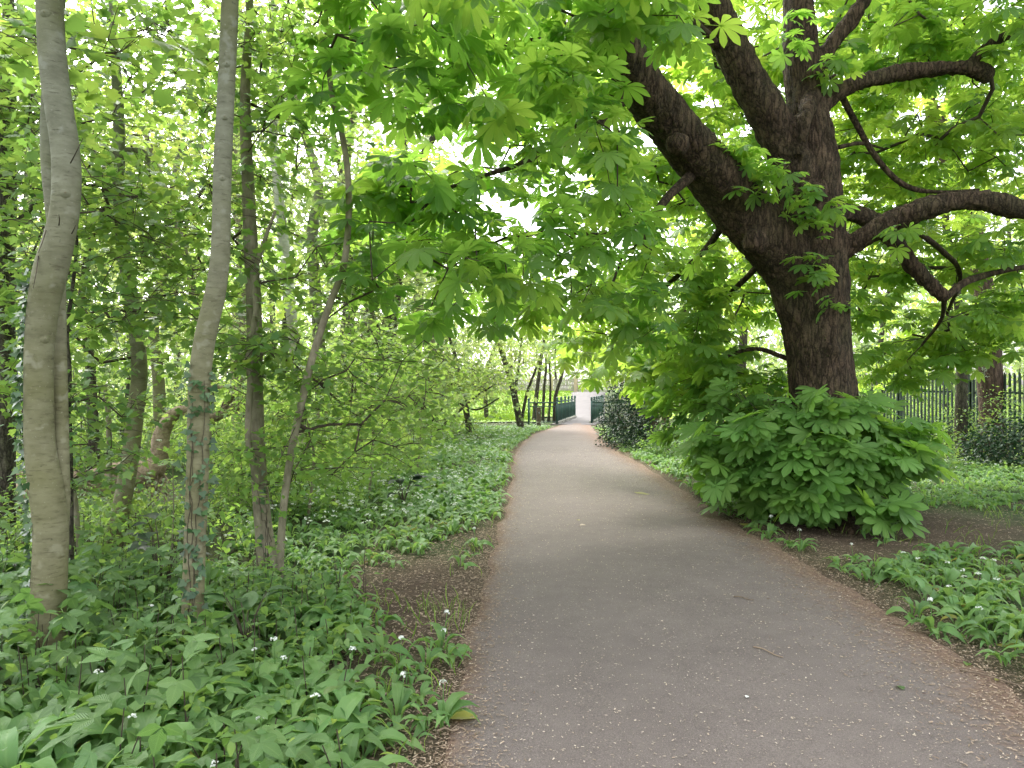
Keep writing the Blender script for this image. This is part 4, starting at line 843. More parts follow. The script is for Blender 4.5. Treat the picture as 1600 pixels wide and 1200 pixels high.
for a in (   # right of the path and beyond the palings
    (1040, 22, 8, 2.6, 'leafy tree close behind the dark holly', 'chestnut_leaf', .5, 60, .08, 'red_bark', .34, 6, 'palm'),
    (1120, 17.5, 6, 2.0, 'small leafy tree behind the chestnut suckers toward the holly', 'chestnut_leaf', .6, 50, .10, 'dark_bark', .32, 6, 'palm'),
    (1230, 20, 9, 3.0, 'leafy tree directly behind the great chestnut trunk', 'chestnut_leaf', .75, 80, .10, 'dark_bark', .34, 6, 'palm'),
    (1380, 26, 9, 3.2, 'sunlit yellow green chestnut beyond the palings', 'chestnut_leaf', .95, 140, .06, 'dark_bark', .34, 6, 'palm'),
    (1480, 30, 10, 3.6, 'bright tree behind the middle of the palings', 'fresh_leaf', .4, 100, .03),
    (1620, 27, 10, 3.6, 'bright green tree behind the far right of the palings', 'far_haze_leaf', .6, 110, .03),
    (1700, 21, 9, 2.6, 'tree at the right edge beyond the palings', 'far_haze_leaf', .5, 70, .04),
    (1300, 36, 13, 4.5, 'tall tree behind the sunlit chestnut', 'far_haze_leaf', .7, 80, .15),
    (1500, 17, 10, 2.8, 'tall chestnut close behind the palings near the dull trunk', 'chestnut_leaf', .9, 80, .3, 'dark_bark', .34, 6, 'palm'),
    (1330, 16.5, 11, 2.8, 'tall chestnut behind the great trunk on its right', 'chestnut_leaf', .85, 80, .35, 'dark_bark', .34, 6, 'palm'),
    (1150, 27, 13, 4, 'tall bright tree seen beneath the great leaning limb', 'fresh_leaf', .4, 110, .1),
    (1560, 40, 15, 5, 'tall far tree above the palings', 'far_haze_leaf', .8, 90, .25),
    (1120, 40, 12, 4, 'far tree filling the gap above the holly', 'far_haze_leaf', .6, 70, .12),
    (1000, 52, 9, 3.6, 'far tree right of the pale path', 'far_haze_leaf', .5, 70, .06),
    (960, 75, 11, 4.5, 'roadside tree behind the far gate', 'far_haze_leaf', .7, 60, .15),
    (870, 78, 9, 4.5, 'roadside tree behind the far picket fence near the gate', 'far_haze_leaf', .8, 60, .12),
    (800, 80, 11, 5, 'roadside tree behind the far picket fence at its left', 'fresh_leaf', .7, 70, .1),
    (700, 76, 12, 5, 'far roadside tree left of the picket fence', 'far_haze_leaf', .6, 70, .06),
    ):
    back_tree(a[0], a[1], a[2], a[3], a[4], *a[5:])

DENS = 1.0
def distant_wood():
    b = Bag()
    for x0, x1, y0, y1, n, zt, tint in ((-75, -6, 50, 100, 20000, 22, .5), (12, 75, 46, 100, 16000, 18, .5), (-30, 14, 84, 110, 4000, 10, .6)):
        x = R.uniform(x0, x1, n); y = R.uniform(y0, y1, n); top = zt * (.45 + .9 * fnoise(x * .15, y * .15, 2)); z = gz(x, y) + top * R.random(n) ** .9
        put(b, SIMPLE, np.column_stack([x, y, z]), unit(n) - [0, 0, .3], unit(n) + [0, 0, .8], R.uniform(.5, 1.0, n), np.clip(fnoise(x * .3, z * .5, 2) * 1.3 + R.normal(size=n) * .1, 0, 1))
    tag(b.obj('distant_wood', [M['far_haze_leaf']], attr=True), 'hazy green far wood closing the view behind the trees', 'wood', kind='stuff')
distant_wood()
N1 = trunk_line([(1019, 690, 30), (1018, 650, 25), (1017, 600, 23), (1015, 560, 23), (1012, 500, 21), (1010, 420, 18), (1005, 300, 12)], 21, n=50)
tree('pine_tree', 'straight reddish brown trunk rising behind the dark holly', 'tree', [N1], 'shade_leaf', 'red_bark', [blob(1005, 380, 21, 2.2, 2, 1.6, 40), blob(1000, 250, 21, 2, 2, 1.5, 30)], m=18, size=.12, spread=.6, thick=.25, tint=.5)
O1 = trunk_line([(1552, 715, 46), (1550, 650, 38), (1546, 580, 38), (1542, 500, 36), (1530, 420, 34), (1510, 330, 32), (1482, 250, 30), (1466, 200, 30), (1458, 170, 26)], 18.8, n=60)
O2 = trunk_line([(1462, 190, 22), (1450, 150, 17), (1440, 110, 12), (1435, 40, 6)], 18.8, False, 24)
O3 = trunk_line([(1464, 190, 22), (1482, 160, 17), (1490, 110, 12), (1500, 40, 6)], 18.8, False, 24)
tree('old_maple', 'thick dull brown trunk forking high behind the green palings', 'tree', [O1, O2, O3], 'far_haze_leaf', 'red_bark',
     [blob(1420, 90, 18.8, 2, 2, 1.2, 26), blob(1560, 120, 18.8, 1.8, 2, 1.3, 30), blob(1600, 330, 18.5, 1.2, 1.4, 1, 26), blob(1450, -60, 18.8, 2.5, 2.5, 1.5, 30), blob(1600, 480, 18.4, 1.0, 1, .5, 16)], m=18, size=.13, spread=.5, thick=.2, tint=.55)

DENS = 1.3
for px, pyf, Y, h, lab in ((480, 790, 9.2, 2.0, 'fresh green hawthorn sapling right of the leaning ash'), (575, 760, 11.0, 2.2, 'fresh green hawthorn sapling between the leaning ash and the oak'), (650, 738, 13.5, 2.3, 'fresh green hawthorn sapling before the oak beside the seedling'),
                        (400, 790, 9.6, 1.6, 'fresh green hawthorn sapling between the slim sycamore and the dark maple'), (120, 760, 13, 2.4, 'fresh green hawthorn sapling behind the twin sycamore')):
    x = (px - 800) / F * Y; z = gzs(x, Y); P = spline([[x, Y, z - .1], [x + .08, Y, z + h * .4], [x - .06, Y, z + h * .75], [x + .1, Y, z + h]], 24); n = 46
    zz = .25 + .85 * R.random(n); rr = .95 * np.sqrt(R.random(n)); a = R.uniform(0, 6.283, n)
    tree('young_hawthorn', lab, 'tree', [(P, np.linspace(.022, .006, 24))], 'fresh_leaf', 'brown_bark', [np.column_stack([x + np.cos(a) * rr, Y + np.sin(a) * rr, z + zz * h])], m=30, size=.055 + .002 * Y, spread=.34, thick=.06, tint=.3, sides=8, tilt=.35, tip=.0025)
DENS = 1.0
# fallen log with its snapped limbs
def log_():
    b0 = pix(0, 790, 9.2); root = thing('fallen_log', 'stripped dead tree lying across the wood floor with a twisted pale limb raised', 'log', [b0[0], b0[1], gzs(b0[0], b0[1])])
    base = np.array(root.location)
    P = spline([pix(-120, 800, 9.0), pix(0, 785, 9.2), pix(90, 768, 9.6), pix(170, 748, 9.9), pix(236, 736, 10.1), pix(250, 728, 10.2)], 50)
    b = Bag(); b.tube(P, np.interp(np.linspace(0, 1, 50), [0, .5, .93, 1], [.24, .21, .17, .10]), 18, bump=knobbly(.12, seed=2)); b.obj('trunk', [M['log_wood']], root, base)
    P = spline([pix(240, 745, 10.15), pix(250, 705, 10.2), pix(256, 668, 10.3), pix(282, 643, 10.4), pix(320, 652, 10.5), pix(352, 645, 10.5), pix(372, 634, 10.5)], 50)
    b = Bag(); b.tube(P, np.linspace(.13, .055, 50), 12, bump=knobbly(.16, seed=5)); b.obj('limb', [M['log_wood']], root, base)
    P = spline([pix(348, 645, 10.5), pix(356, 626, 10.5), pix(372, 612, 10.45), pix(352, 606, 10.4), pix(330, 604, 10.4)], 30)
    b = Bag(); b.tube(P, np.linspace(.06, .025, 30), 10, bump=knobbly(.2, seed=8)); b.obj('limb', [M['log_wood']], root, base)
    b = Bag()
    for k in range(60):     # splintered roots and bark strips
        c = pix(R.uniform(195, 262), R.uniform(738, 775), 10.0); d = np.array([R.normal() * .12, -.05 + R.normal() * .1, R.normal() * .16 - .05])
        b.tube(np.array([c, c + d * .6 + [0, 0, .02], c + d * 1.4]), np.array([.012, .008, .003]), 4)
    for k in range(40):
        c = pix(R.uniform(5, 180), R.uniform(740, 775), 9.45); d = np.array([R.normal() * .22, R.normal() * .1, abs(R.normal()) * .12])
        b.tube(np.array([c, c + d * .6 + [0, 0, .03], c + d * 1.6]), np.array([.008, .006, .002]), 4)
    b.obj('splinters', [M['log_wood']], root, base)
log_()
for wp, Y, lab in (([(172, 705, 9), (170, 660, 9), (166, 625, 8), (164, 600, 5)], 9.2, 'short bare pale stake standing left of the curving maple'),
                   ([(128, 830, 9), (118, 790, 9), (110, 750, 8), (104, 715, 4)], 6.6, 'short mossy stub leaning at the foot of the twin sycamore')):
    P, r = trunk_line(wp, Y, n=20); b = Bag(); b.tube(P, r, 8, bump=knobbly(.1)); o = b.obj('dead_stem', [M['brown_bark']], None, P[0]); o.location = P[0]; tag(o, lab, 'stem')

# ivy on the two front sycamores
def ivy(P, r, t0, t1, n, side, spread, label, size=.055):
    base = P[int(t0 * len(P))]; root = thing('ivy', label, 'ivy', base)
    f = R.uniform(0, 1, n) ** .9; i = (np.clip(t0 + (t1 - t0) * f, 0, .999) * len(P)).astype(int)
    a = side + R.normal(size=n) * spread; d = np.column_stack([np.sin(a), -np.cos(a), 0 * a])
    pos = P[i] + d * (r[i] + R.uniform(.003, .03, n))[:, None] + R.normal(size=(n, 3)) * [.004, .004, .02]
    lb = Bag(); o = d * .5 + R.normal(size=(n, 3)) * .5 + [0, 0, -.45]; put(lb, IVY, pos, o, d * .45 + [.15, -.7, .4] + R.normal(size=(n, 3)) * .3, size * R.uniform(.5, 1.25, n), R.random(n))
    sb = Bag()
    for k in range(3):
        t = np.linspace(t0, t0 + (t1 - t0) * R.uniform(.7, 1), 24); ii = (t * (len(P) - 1)).astype(int); aa = side + np.cumsum(R.normal(size=24) * .12) * min(1, spread * 1.5) + R.normal() * spread * .5
        dd = np.column_stack([np.sin(aa), -np.cos(aa), 0 * aa]); sb.tube(P[ii] + dd * (r[ii] + .003)[:, None], np.linspace(.0035, .0015, 24), 5)
    merge(lb, sb).obj('foliage', [M['ivy_leaf'], M['twig_bark']], root, base, attr=True)
ivy(A1[0], A1[1], .02, .36, 260, -1.35, .3, 'dark ivy hanging down the shaded edge of the twin sycamore')
ivy(B1[0], B1[1], .01, .27, 190, .35, .8, 'ivy twining up the foot of the slim sycamore', .05)
_p, _r = D1; ivy(_p, _r, .03, .2, 30, .4, .9, 'few ivy leaves at the foot of the dark upright maple', .05)

# ---------------------------------------------------------------- shrubs
def shrub(name, label, cat, blobs, leaf, size, m=24, spread=.22, thick=.14, foot=None, tint=.5, tpl=SIMPLE, bark='twig_bark', tilt=.6, up=.15):
    A = np.vstack(blobs); c = A.mean(0) if foot is None else np.array(foot, float)
    base = np.array([c[0], c[1], gzs(c[0], c[1])]); root = thing(name, label, cat, base)
    A[:, 2] = np.maximum(A[:, 2], gz(A[:, 0], A[:, 1]) + .06)
    f = np.array([base + [R.normal() * .12, R.normal() * .12, 0] for _ in range(5)])
    sk = Skeleton([np.array([p - [0, 0, .05], p + [R.normal() * .12, R.normal() * .12, .3]]) for p in f], .25); A = sk.grow(A, up=up)
    tb = Bag(); sk.build(tb, tip=.003, cap_r=.03); lb = Bag()
    spray_flat(lb, tpl, A, m, size, spread, thick, tint=tint, tilt=tilt)
    merge(lb, tb).obj('foliage', [M[leaf], M[bark]], root, base, attr=True)
def gblob(px, pyg, w, h, n, Y=None, depth=None):
    """a leafy mound standing on the ground at row pyg: w, h in metres"""
    Y = Y or EYE * F / (pyg - HOR); x = (px - 800) / F * Y; u = unit(n) * (.45 + .55 * R.random(n) ** .4)[:, None]; u[:, 2] = np.abs(u[:, 2])
    z = gzs(x, Y); return np.array([x, Y, z]) + u * [w / 2, (depth or w) / 2, h]
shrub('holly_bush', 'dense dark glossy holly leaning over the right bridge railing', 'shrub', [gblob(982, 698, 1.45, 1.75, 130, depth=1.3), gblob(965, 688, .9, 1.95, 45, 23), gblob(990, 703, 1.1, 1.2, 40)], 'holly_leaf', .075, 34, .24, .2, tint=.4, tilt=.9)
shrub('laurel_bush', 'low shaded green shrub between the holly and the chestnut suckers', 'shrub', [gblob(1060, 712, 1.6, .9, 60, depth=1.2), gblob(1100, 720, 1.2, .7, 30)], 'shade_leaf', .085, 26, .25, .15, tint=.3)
shrub('bramble_bush', 'pale fine leaved bramble mound before the palings by the chestnut suckers', 'shrub', [gblob(1450, 735, 1.2, .8, 46, 15)], 'shade_leaf', .075, 24, .22, .12, tint=.6)
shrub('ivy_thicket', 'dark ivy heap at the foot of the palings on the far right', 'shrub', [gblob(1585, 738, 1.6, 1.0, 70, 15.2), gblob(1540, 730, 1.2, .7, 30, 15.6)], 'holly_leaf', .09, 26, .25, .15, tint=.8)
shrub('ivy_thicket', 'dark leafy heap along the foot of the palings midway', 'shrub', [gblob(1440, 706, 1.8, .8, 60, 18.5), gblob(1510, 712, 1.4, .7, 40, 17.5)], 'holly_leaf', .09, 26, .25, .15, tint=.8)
shrub('bramble_bush', 'tangle of climbing leaves against the palings near the thick trunk', 'shrub', [gblob(1505, 722, 1.3, 1.3, 40, 17), gblob(1570, 716, 1.2, 1.7, 34, 16.4)], 'shade_leaf', .08, 22, .25, .15, tint=.6)
for px, pyg, w, h, n, leaf, tint, sz, lab in (
    (30, 860, 1.3, .55, 40, 'shade_leaf', .5, .09, 'leafy low shrub at the extreme edge before the fallen log'),
    (150, 822, 1.2, .5, 36, 'shade_leaf', .5, .085, 'low leafy shrub covering the fallen log between the sycamores'),
    (100, 760, 1.5, 1.2, 50, 'fresh_leaf', .2, .09, 'bright undergrowth shrub behind the twin sycamore'),
    (250, 850, 1.0, .5, 36, 'shade_leaf', .7, .085, 'leafy shrub between the curving maple and the slim sycamore'),
    (365, 800, 1.2, .7, 50, 'fresh_leaf', .15, .085, 'bright leafy shrub right of the slim sycamore'),
    (300, 740, 2.0, 1.3, 60, 'fresh_leaf', .3, .095, 'bright shrub beneath the raised limb of the fallen log'),
    (470, 800, 1.2, .8, 40, 'fresh_leaf', .1, .08, 'layered sapling shrub right of the leaning ash foot'),
    (545, 765, 1.4, .8, 40, 'fresh_leaf', .15, .085, 'light green sapling shrub behind the garlic carpet'),
    (450, 735, 2.0, 1.4, 60, 'fresh_leaf', .4, .095, 'yellow green shrub deeper behind the leaning ash'),
    (560, 715, 2.4, 1.3, 60, 'fresh_leaf', .45, .095, 'yellow green shrub in front of the forked oak'),
    (200, 710, 2.6, 1.8, 60, 'shade_leaf', .4, .10, 'shaded shrub behind the fallen log crook'),
    (400, 705, 2.8, 1.8, 60, 'fresh_leaf', .5, .11, 'lime shrub far behind the dark upright maple'),
    (640, 740, .8, .45, 20, 'fresh_leaf', .3, .08, 'small bright sapling standing in the garlic carpet'),
    (30, 720, 2.6, 2.0, 60, 'shade_leaf', .5, .10, 'tall shaded shrub behind the fallen log end'),
    (700, 690, 2.2, .9, 40, 'shade_leaf', .7, .09, 'low leafy shrub at the back of the garlic carpet'),
    (120, 690, 3.4, 3.4, 90, 'far_haze_leaf', .3, .13, 'tall leafy shrub far behind the twin sycamore'),
    (300, 686, 3.6, 3.6, 90, 'far_haze_leaf', .5, .13, 'tall pale leafy shrub far behind the slim sycamore'),
    (500, 680, 4.0, 3.6, 90, 'fresh_leaf', .5, .13, 'tall yellow green shrub between the birch and the oak'),
    (1160, 692, 2.4, 2.2, 60, 'shade_leaf', .7, .12, 'shrub glimpsed between the holly and the chestnut'),
    (1330, 684, 2.6, 2.4, 70, 'shade_leaf', .6, .12, 'bright shrub behind the palings next to the chestnut trunk'),
    (1450, 676, 3.6, 1.9, 80, 'shade_leaf', .5, .13, 'bright shrub behind the palings midway along'),
    ):
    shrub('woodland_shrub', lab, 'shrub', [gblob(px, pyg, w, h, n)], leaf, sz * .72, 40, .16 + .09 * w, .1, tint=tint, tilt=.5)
# chestnut seedling and dark laurel sprig in the carpet
def seedling(px, py, Y, h, n, size, label, leaf='chestnut_leaf', tint=.7, name='chestnut_seedling'):
    x = (px - 800) / F * Y; base = np.array([x, Y, gzs(x, Y)]); root = thing(name, label, 'seedling', base)
    b = Bag(); top = base + [.02, 0, h]; b.tube(spline([base - [0, 0, .05], base + [.03, 0, h * .5], top], 10), np.linspace(.008, .004, 10), 6); b.obj('stem', [M['brown_bark']], root, base)
    lb = Bag(); a = np.arange(n) * 2.4; o = np.column_stack([np.cos(a), np.sin(a), .1 + 0 * a]); put(lb, PALM_HI, np.repeat(top[None], n, 0) - [0, 0, .03] * R.random((n, 1)), o, np.array([0, 0, 1.]) + o * .4, size * R.uniform(.8, 1.1, n) / 1.5, np.full(n, tint)); lb.obj('leaves', [M[leaf]], root, base, attr=True)
seedling(641, 720, 13.5, .62, 6, .36, 'bright chestnut seedling with a whorl of drooping leaves in the garlic carpet')
seedling(266, 790, 6.8, .95, 5, .17, 'single bright sycamore seedling left of the slim sycamore', tint=.9)

# ---------------------------------------------------------------- footbridge, fences, marker post
def bridge():
    a, b_ = np.array([1.96, 32.4]), np.array([3.35, 39.7]); d = (b_ - a) / np.linalg.norm(b_ - a); nrm = np.array([d[1], -d[0]])
    root = thing('footbridge', 'small footbridge with dark green iron railings and brick kerbs at the end of the path', 'bridge', [a[0], a[1], 0]); base = np.array([a[0], a[1], 0.])
    W = 1.42; rz = math.atan2(d[1], d[0]); L = np.linalg.norm(b_ - a)
    bb = Bag(); c = (a + b_) / 2 + nrm * W / 2; bb.box([c[0], c[1], -.06], [L + .6, W + .5, .18], 0, rz); bb.obj('deck', [M['concrete']], root, base, smooth_shade=False)
    for side in (0, 1):
        s = a + nrm * W * side + (d * 1.0 if side else 0); e = b_ + nrm * W * side + (d * 1.0 if side else 0)
        kb = Bag(); n = 22
        for k in range(n):
            p = s + (e - s) * (k + .5) / n; kb.box([p[0], p[1], .07 + .01 * R.normal()], [L / n - .03, .2 + .02 * R.normal(), .12], 0, rz + R.normal() * .04)
        kb.obj('stone_kerb', [M['stone']], root, base, smooth_shade=False)
        r_ = Bag()
        for z, t in ((1.0, .06), (.88, .035), (.16, .035)): c = (s + e) / 2; r_.box([c[0], c[1], z], [L, t * .8, t], 0, rz)
        nb = int(L / .105)
        for k in range(nb):
            p = s + (e - s) * (k + .5) / nb; r_.tube(np.array([[p[0], p[1], .16], [p[0], p[1], .88]]), .010, 6)
        rail = r_.obj('railing', [M['rail_green']], root, base)
        for k in range(6):
            p = s + (e - s) * k / 5; q = Bag(); q.tube(np.array([[p[0], p[1], -.02], [p[0], p[1], 1.06]]), .042, 10); po = q.obj('post', [M['green_paint']], rail, base)
            q = Bag(); q.tube(np.array([[p[0], p[1], z] for z in (1.05, 1.08, 1.10, 1.14, 1.18, 1.2)]), np.array([.06, .06, .035, .055, .05, .015]), 10); q.obj('finial', [M['green_paint']], rail, base)
    # wing panels that splay out from the ends
    for s, e in ((np.array([.72, 32.0]), a), (a + nrm * W + d, a + nrm * W + d + np.array([2.6, .4]))):
        r_ = Bag(); v = e - s; l = np.linalg.norm(v); rr = math.atan2(v[1], v[0]); c = (s + e) / 2
        for z, t in ((.96, .06), (.80, .04), (.12, .035)): r_.box([c[0], c[1], z], [l, t * .8, t], 0, rr)
        nb = int(l / .13)
        for k in range(nb): p = s + v * (k + .5) / nb; r_.tube(np.array([[p[0], p[1], .1], [p[0], p[1], .80]]), .010, 6)
        rail = r_.obj('wing_railing', [M['rail_green']], root, base)
        p = s if s[0] < 1.5 else e
        q = Bag(); q.tube(np.array([[p[0], p[1], -.1], [p[0], p[1], 1.08]]), .045, 10); q.obj('post', [M['green_paint']], rail, base)
        q = Bag(); q.tube(np.array([[p[0], p[1], z] for z in (1.07, 1.1, 1.13, 1.16)]), np.array([.06, .06, .05, .015]), 10); q.obj('finial', [M['green_paint']], rail, base)
bridge()
def marker_post():
    Y = 29.3; x = (842 - 800) / F * Y; z = gzs(x, Y); base = np.array([x, Y, z])
    root = thing('marker_post', 'square brown timber marker post with small pale arrow beside the left railing', 'post', base)
    b = Bag(); b.box([x, Y, z + .38], [.165, .165, .86]); b.box([x, Y, z + .825], [.13, .13, .03])
    b.obj('shaft', [M['post_wood']], root, base, smooth_shade=False)
    q = Bag(); y = Y - .0865
    q.box([x + .005, y, z + .62], [.05, .006, .085], 0); q.obj('plate', [M['green_paint']], root, base, smooth_shade=False)
    q = Bag(); yy = y - .005
    q.add([[x - .012, yy, z + .635], [x + .024, yy, z + .635], [x + .006, yy, z + .66], [x, yy, z + .585], [x + .012, yy, z + .585], [x + .012, yy, z + .635], [x, yy, z + .635]], [np.array([[0, 1, 2]]), np.array([[3, 4, 5, 6]])]); q.obj('arrow', [M['white_mark']], root, base, smooth_shade=False)
marker_post()
def palisade():
    s, e = np.array([13.1, 14.2]), np.array([10.2, 30.5]); v = e - s; L = np.linalg.norm(v); u = v / L; rz = math.atan2(v[1], v[0]); H = 2.0
    base = np.array([s[0], s[1], gzs(*s)]); root = thing('palisade_fence', 'tall weathered dark green palisade fence of split pales beyond the chestnut', 'fence', base)
    npst = 7
    for k in range(npst):
        p = s + v * k / (npst - 1); z = gzs(*p); b = Bag()
        b.box([p[0], p[1], z + .9], [.09, .008, 1.9], 0, rz); b.box([p[0] + .045 * u[0], p[1] + .045 * u[1], z + .9], [.008, .09, 1.9], 0, rz); b.box([p[0] - .045 * u[0], p[1] - .045 * u[1], z + .9], [.008, .09, 1.9], 0, rz)
        b.box([p[0], p[1], z + 1.86], [.11, .1, .02], 0, rz); b.obj('post', [M['pale_metal']], root, base, smooth_shade=False)
    nv = np.array([-u[1], u[0]])
    for k in range(npst - 1):
        a, c = s + v * k / (npst - 1), s + v * (k + 1) / (npst - 1); z = (gzs(*a) + gzs(*c)) / 2; l = np.linalg.norm(c - a); mid = (a + c) / 2
        b = Bag()
        for h in (.32, 1.5): b.box([mid[0], mid[1], z + h], [l - .1, .045, .05], 0, rz)
        b.obj('rail', [M['pale_metal']], root, base, smooth_shade=False)
        b = Bag(); n = int(l / .145)
        for i in range(n):
            p = a + (c - a) * (i + .5) / n + nv * .05; w = .042; h0, h1 = z + .04, z + H + R.normal() * .012
            pr = []
            for (o, dn) in ((-w, .0), (-w * .4, .018), (w * .4, .018), (w, .0)):
                q = p + u * o + nv * dn; top = h1 - .07 if abs(o) > w * .5 else h1
                pr += [[q[0], q[1], h0], [q[0], q[1], top]]
            pr = np.array(pr); bk = pr.copy(); bk[:, :2] -= nv * .004
            ff = np.array([[0, 2, 3, 1], [2, 4, 5, 3], [4, 6, 7, 5]]); b.add(np.vstack([pr, bk]), np.vstack([ff, ff[:, ::-1] + 8]))
        b.obj('pale_panel', [M['pale_metal']], root, base, smooth_shade=False)
palisade()
def far_fence():
    Y = 64.2; root = thing('picket_fence', 'far grey wooden picket fence with pale posts closing the lawn', 'fence', [0, Y, gzs(0, Y)]); base = np.array([0, Y, gzs(0, Y)])
    x1 = (898 - 800) / F * Y; xs = np.arange(x1, -22, -1.95); z = base[2]
    b = Bag(); n = int((xs[0] - xs[-1]) / .13)
    for k in range(n): b.box([xs[-1] + .065 + k * .13, Y, z + .62 + R.normal() * .008], [.085, .025, 1.16])
    b.obj('picket_panel', [M['weathered_wood']], root, base, smooth_shade=False)
    b = Bag(); c = (xs[0] + xs[-1]) / 2
    for h in (.2, .62, 1.05): b.box([c, Y + .05, z + h], [xs[0] - xs[-1], .05, .08])
    b.obj('rail', [M['weathered_wood']], root, base, smooth_shade=False)
    for x in xs: b = Bag(); b.box([x, Y - .08, z + .66], [.13, .1, 1.36]); b.obj('post', [M['gold_wood']], root, base, smooth_shade=False)
    # gate across the pale path
    x0, x2 = x1 + .35, x1 + 4.2; root = thing('field_gate', 'grey barred gate standing across the far end of the pale path', 'gate', [x0, Y, z]); base = np.array([x0, Y, z])
    b = Bag()
    for h in (.2, .45, .7, .95, 1.15): b.box([(x0 + x2) / 2, Y + 1.2, z + h], [x2 - x0, .05, .06])
    for x in (x0, (x0 + x2) / 2, x2): b.box([x, Y + 1.235, z + .65], [.06, .02, 1.1])
    b.obj('bars', [M['weathered_wood']], root, base, smooth_shade=False)
    for x in (x0 - .1, x2 + .1): b = Bag(); b.box([x, Y + 1.2, z + .7], [.16, .16, 1.5]); b.obj('gate_post', [M['gold_wood']], root, base, smooth_shade=False)
far_fence()

# ---------------------------------------------------------------- plants of the floor
def inside(poly, x, y):
    poly = np.asarray(poly, float); r = np.zeros(len(x), bool); j = len(poly) - 1
    for i in range(len(poly)):
        a, b = poly[i], poly[j]
        c = ((a[1] > y) != (b[1] > y)) & (x < (b[0] - a[0]) * (y - a[1]) / (b[1] - a[1] + 1e-12) + a[0]); r ^= c; j = i
    return r
def gp(px, py): Y = EYE * F / (py - HOR); return ((px - 800) / F * Y, Y)
def polyg(pts): return [gp(*p) for p in pts]

SOIL_L = polyg([(560, 935), (640, 868), (740, 825), (775, 800), (780, 860), (745, 990), (715, 1200), (545, 1210), (575, 1090), (600, 1040), (585, 985)])
SOIL_R = polyg([(1080, 770), (1200, 790), (1290, 782), (1420, 790), (1600, 800), (1640, 838), (1340, 838), (1290, 870), (1300, 900), (1400, 950), (1440, 1010), (1560, 1060), (1680, 1150), (1700, 1250), (1400, 1000), (1200, 850)])
def tufts(bag, x, y, h, nl, tint, lo, width=1.0):
    n = len(x)
    if n == 0: return
    z = gz(x, y); P = np.repeat(np.column_stack([x, y, z]), nl, 0)
    a = R.uniform(0, 6.283, n * nl); o = np.column_stack([np.cos(a), np.sin(a), R.normal(size=n * nl) * .18]) ; P = P + o * .02 + R.normal(size=P.shape) * [.02, .02, 0]
    up = np.array([0, 0, 1.]) + R.normal(size=P.shape) * .22
    sz = np.repeat(h, nl) * R.uniform(.6, 1.25, n * nl); tt = np.clip(np.repeat(tint, nl) + R.normal(size=n * nl) * .25, 0, 1); old = R.random(n * nl) < .025
    up[old] += R.normal(size=(old.sum(), 3)) * .8; o[old, 2] -= .5
    for k, mi in ((~old, 0), (old, 3)): put(bag, GARLIC_LO if lo else GARLIC, P[k], o[k], up[k], sz[k], tt[k], mi)
def umbels(bag, x, y, h, scale=1.0, stems=True, florets=8):
    n = len(x)
    if n == 0: return
    z = gz(x, y)
    top = np.column_stack([x + R.normal(size=n) * .03, y + R.normal(size=n) * .03, z + h])
    d = unit(n * florets); d[:, 2] = np.abs(d[:, 2]) * .8 + .1; r = .022 * scale
    pos = np.repeat(top, florets, 0) + d * r
    for k in range(3):     # three crossed petals make each star
        a = R.uniform(0, 6.283, n * florets); t = np.column_stack([np.cos(a), np.sin(a), R.normal(size=n * florets) * .3])
        put(bag, KITE, pos - t * .008 * scale, t, d, .019 * scale * R.uniform(.8, 1.2, n * florets), R.random(n * florets), 1)
    if stems:
        for i in range(n): bag.tube(np.array([[x[i], y[i], z[i]], top[i]]), np.array([.003, .002]), 4, 2, cap=False)

def carpet(name, poly, dens, label, h=.2, hs=.04, flow=.15, nl=6, lo=True, excl=None, cat='wild garlic', fscale=1.0, jit=.35, florets=8, floc=None, gap=.3):
    poly = np.array(poly); mn, mx = poly.min(0), poly.max(0); n = int((mx[0] - mn[0]) * (mx[1] - mn[1]) * dens)
    x = R.uniform(mn[0], mx[0], n); y = R.uniform(mn[1], mx[1], n)
    k = inside(poly, x + (fnoise(x * 2, y * 2, 2) - .37) * jit, y) & (path_dist(x, y) > .10)
    if excl is not None: k &= ~inside(np.array(excl), x, y)
    k &= R.random(n) < np.clip(fnoise(x * 1.3 + 5, y * 1.3, 2) * 3 - gap, .3 if gap < .8 else .05, 1)
    x, y = x[k], y[k]; b = Bag(); nn = len(x); near = y < 7.5
    hh = np.clip(h + R.normal(size=nn) * hs, .07, .5) * (.75 + .5 * fnoise(x * .9, y * .9, 2)); tint = np.clip(fnoise(x * .8 + 3, y * .8, 2) * 1.2 + R.normal(size=nn) * .1, 0, 1)
    if lo is False: near = np.ones(nn, bool)
    tufts(b, x[near], y[near], hh[near], nl, tint[near], False); tufts(b, x[~near], y[~near], hh[~near], nl, tint[~near], True)
    pf = np.clip(fnoise(x * .7 + 21, y * .7, 2) * 2.4 - .7, 0, 1) * flow * 2
    if floc is not None: pf = pf * floc(x, y)
    f = R.random(nn) < pf; umbels(b, x[f], y[f], hh[f] * 1.0 + .05, fscale, stems=f.sum() < 700, florets=florets)
    tag(b.obj(name, [M['garlic_leaf'], M['petal'], M['garlic_leaf'], M['yellow_leaf']], attr=True), label, cat, kind='stuff')
L_EDGE = [(left_edge(y) - .08, y) for y in np.arange(30, 8.2, -.5)]
carpet('wild_garlic', [(-7, 30)] + L_EDGE + polyg([(775, 818), (735, 832), (640, 885), (540, 945), (420, 940), (340, 900), (400, 800), (420, 740)]) + [(-7, 18)], 44, 'carpet of white flowering wild garlic sloping from the wood to the path', .22, flow=.8, nl=6, fscale=1.25, florets=6)
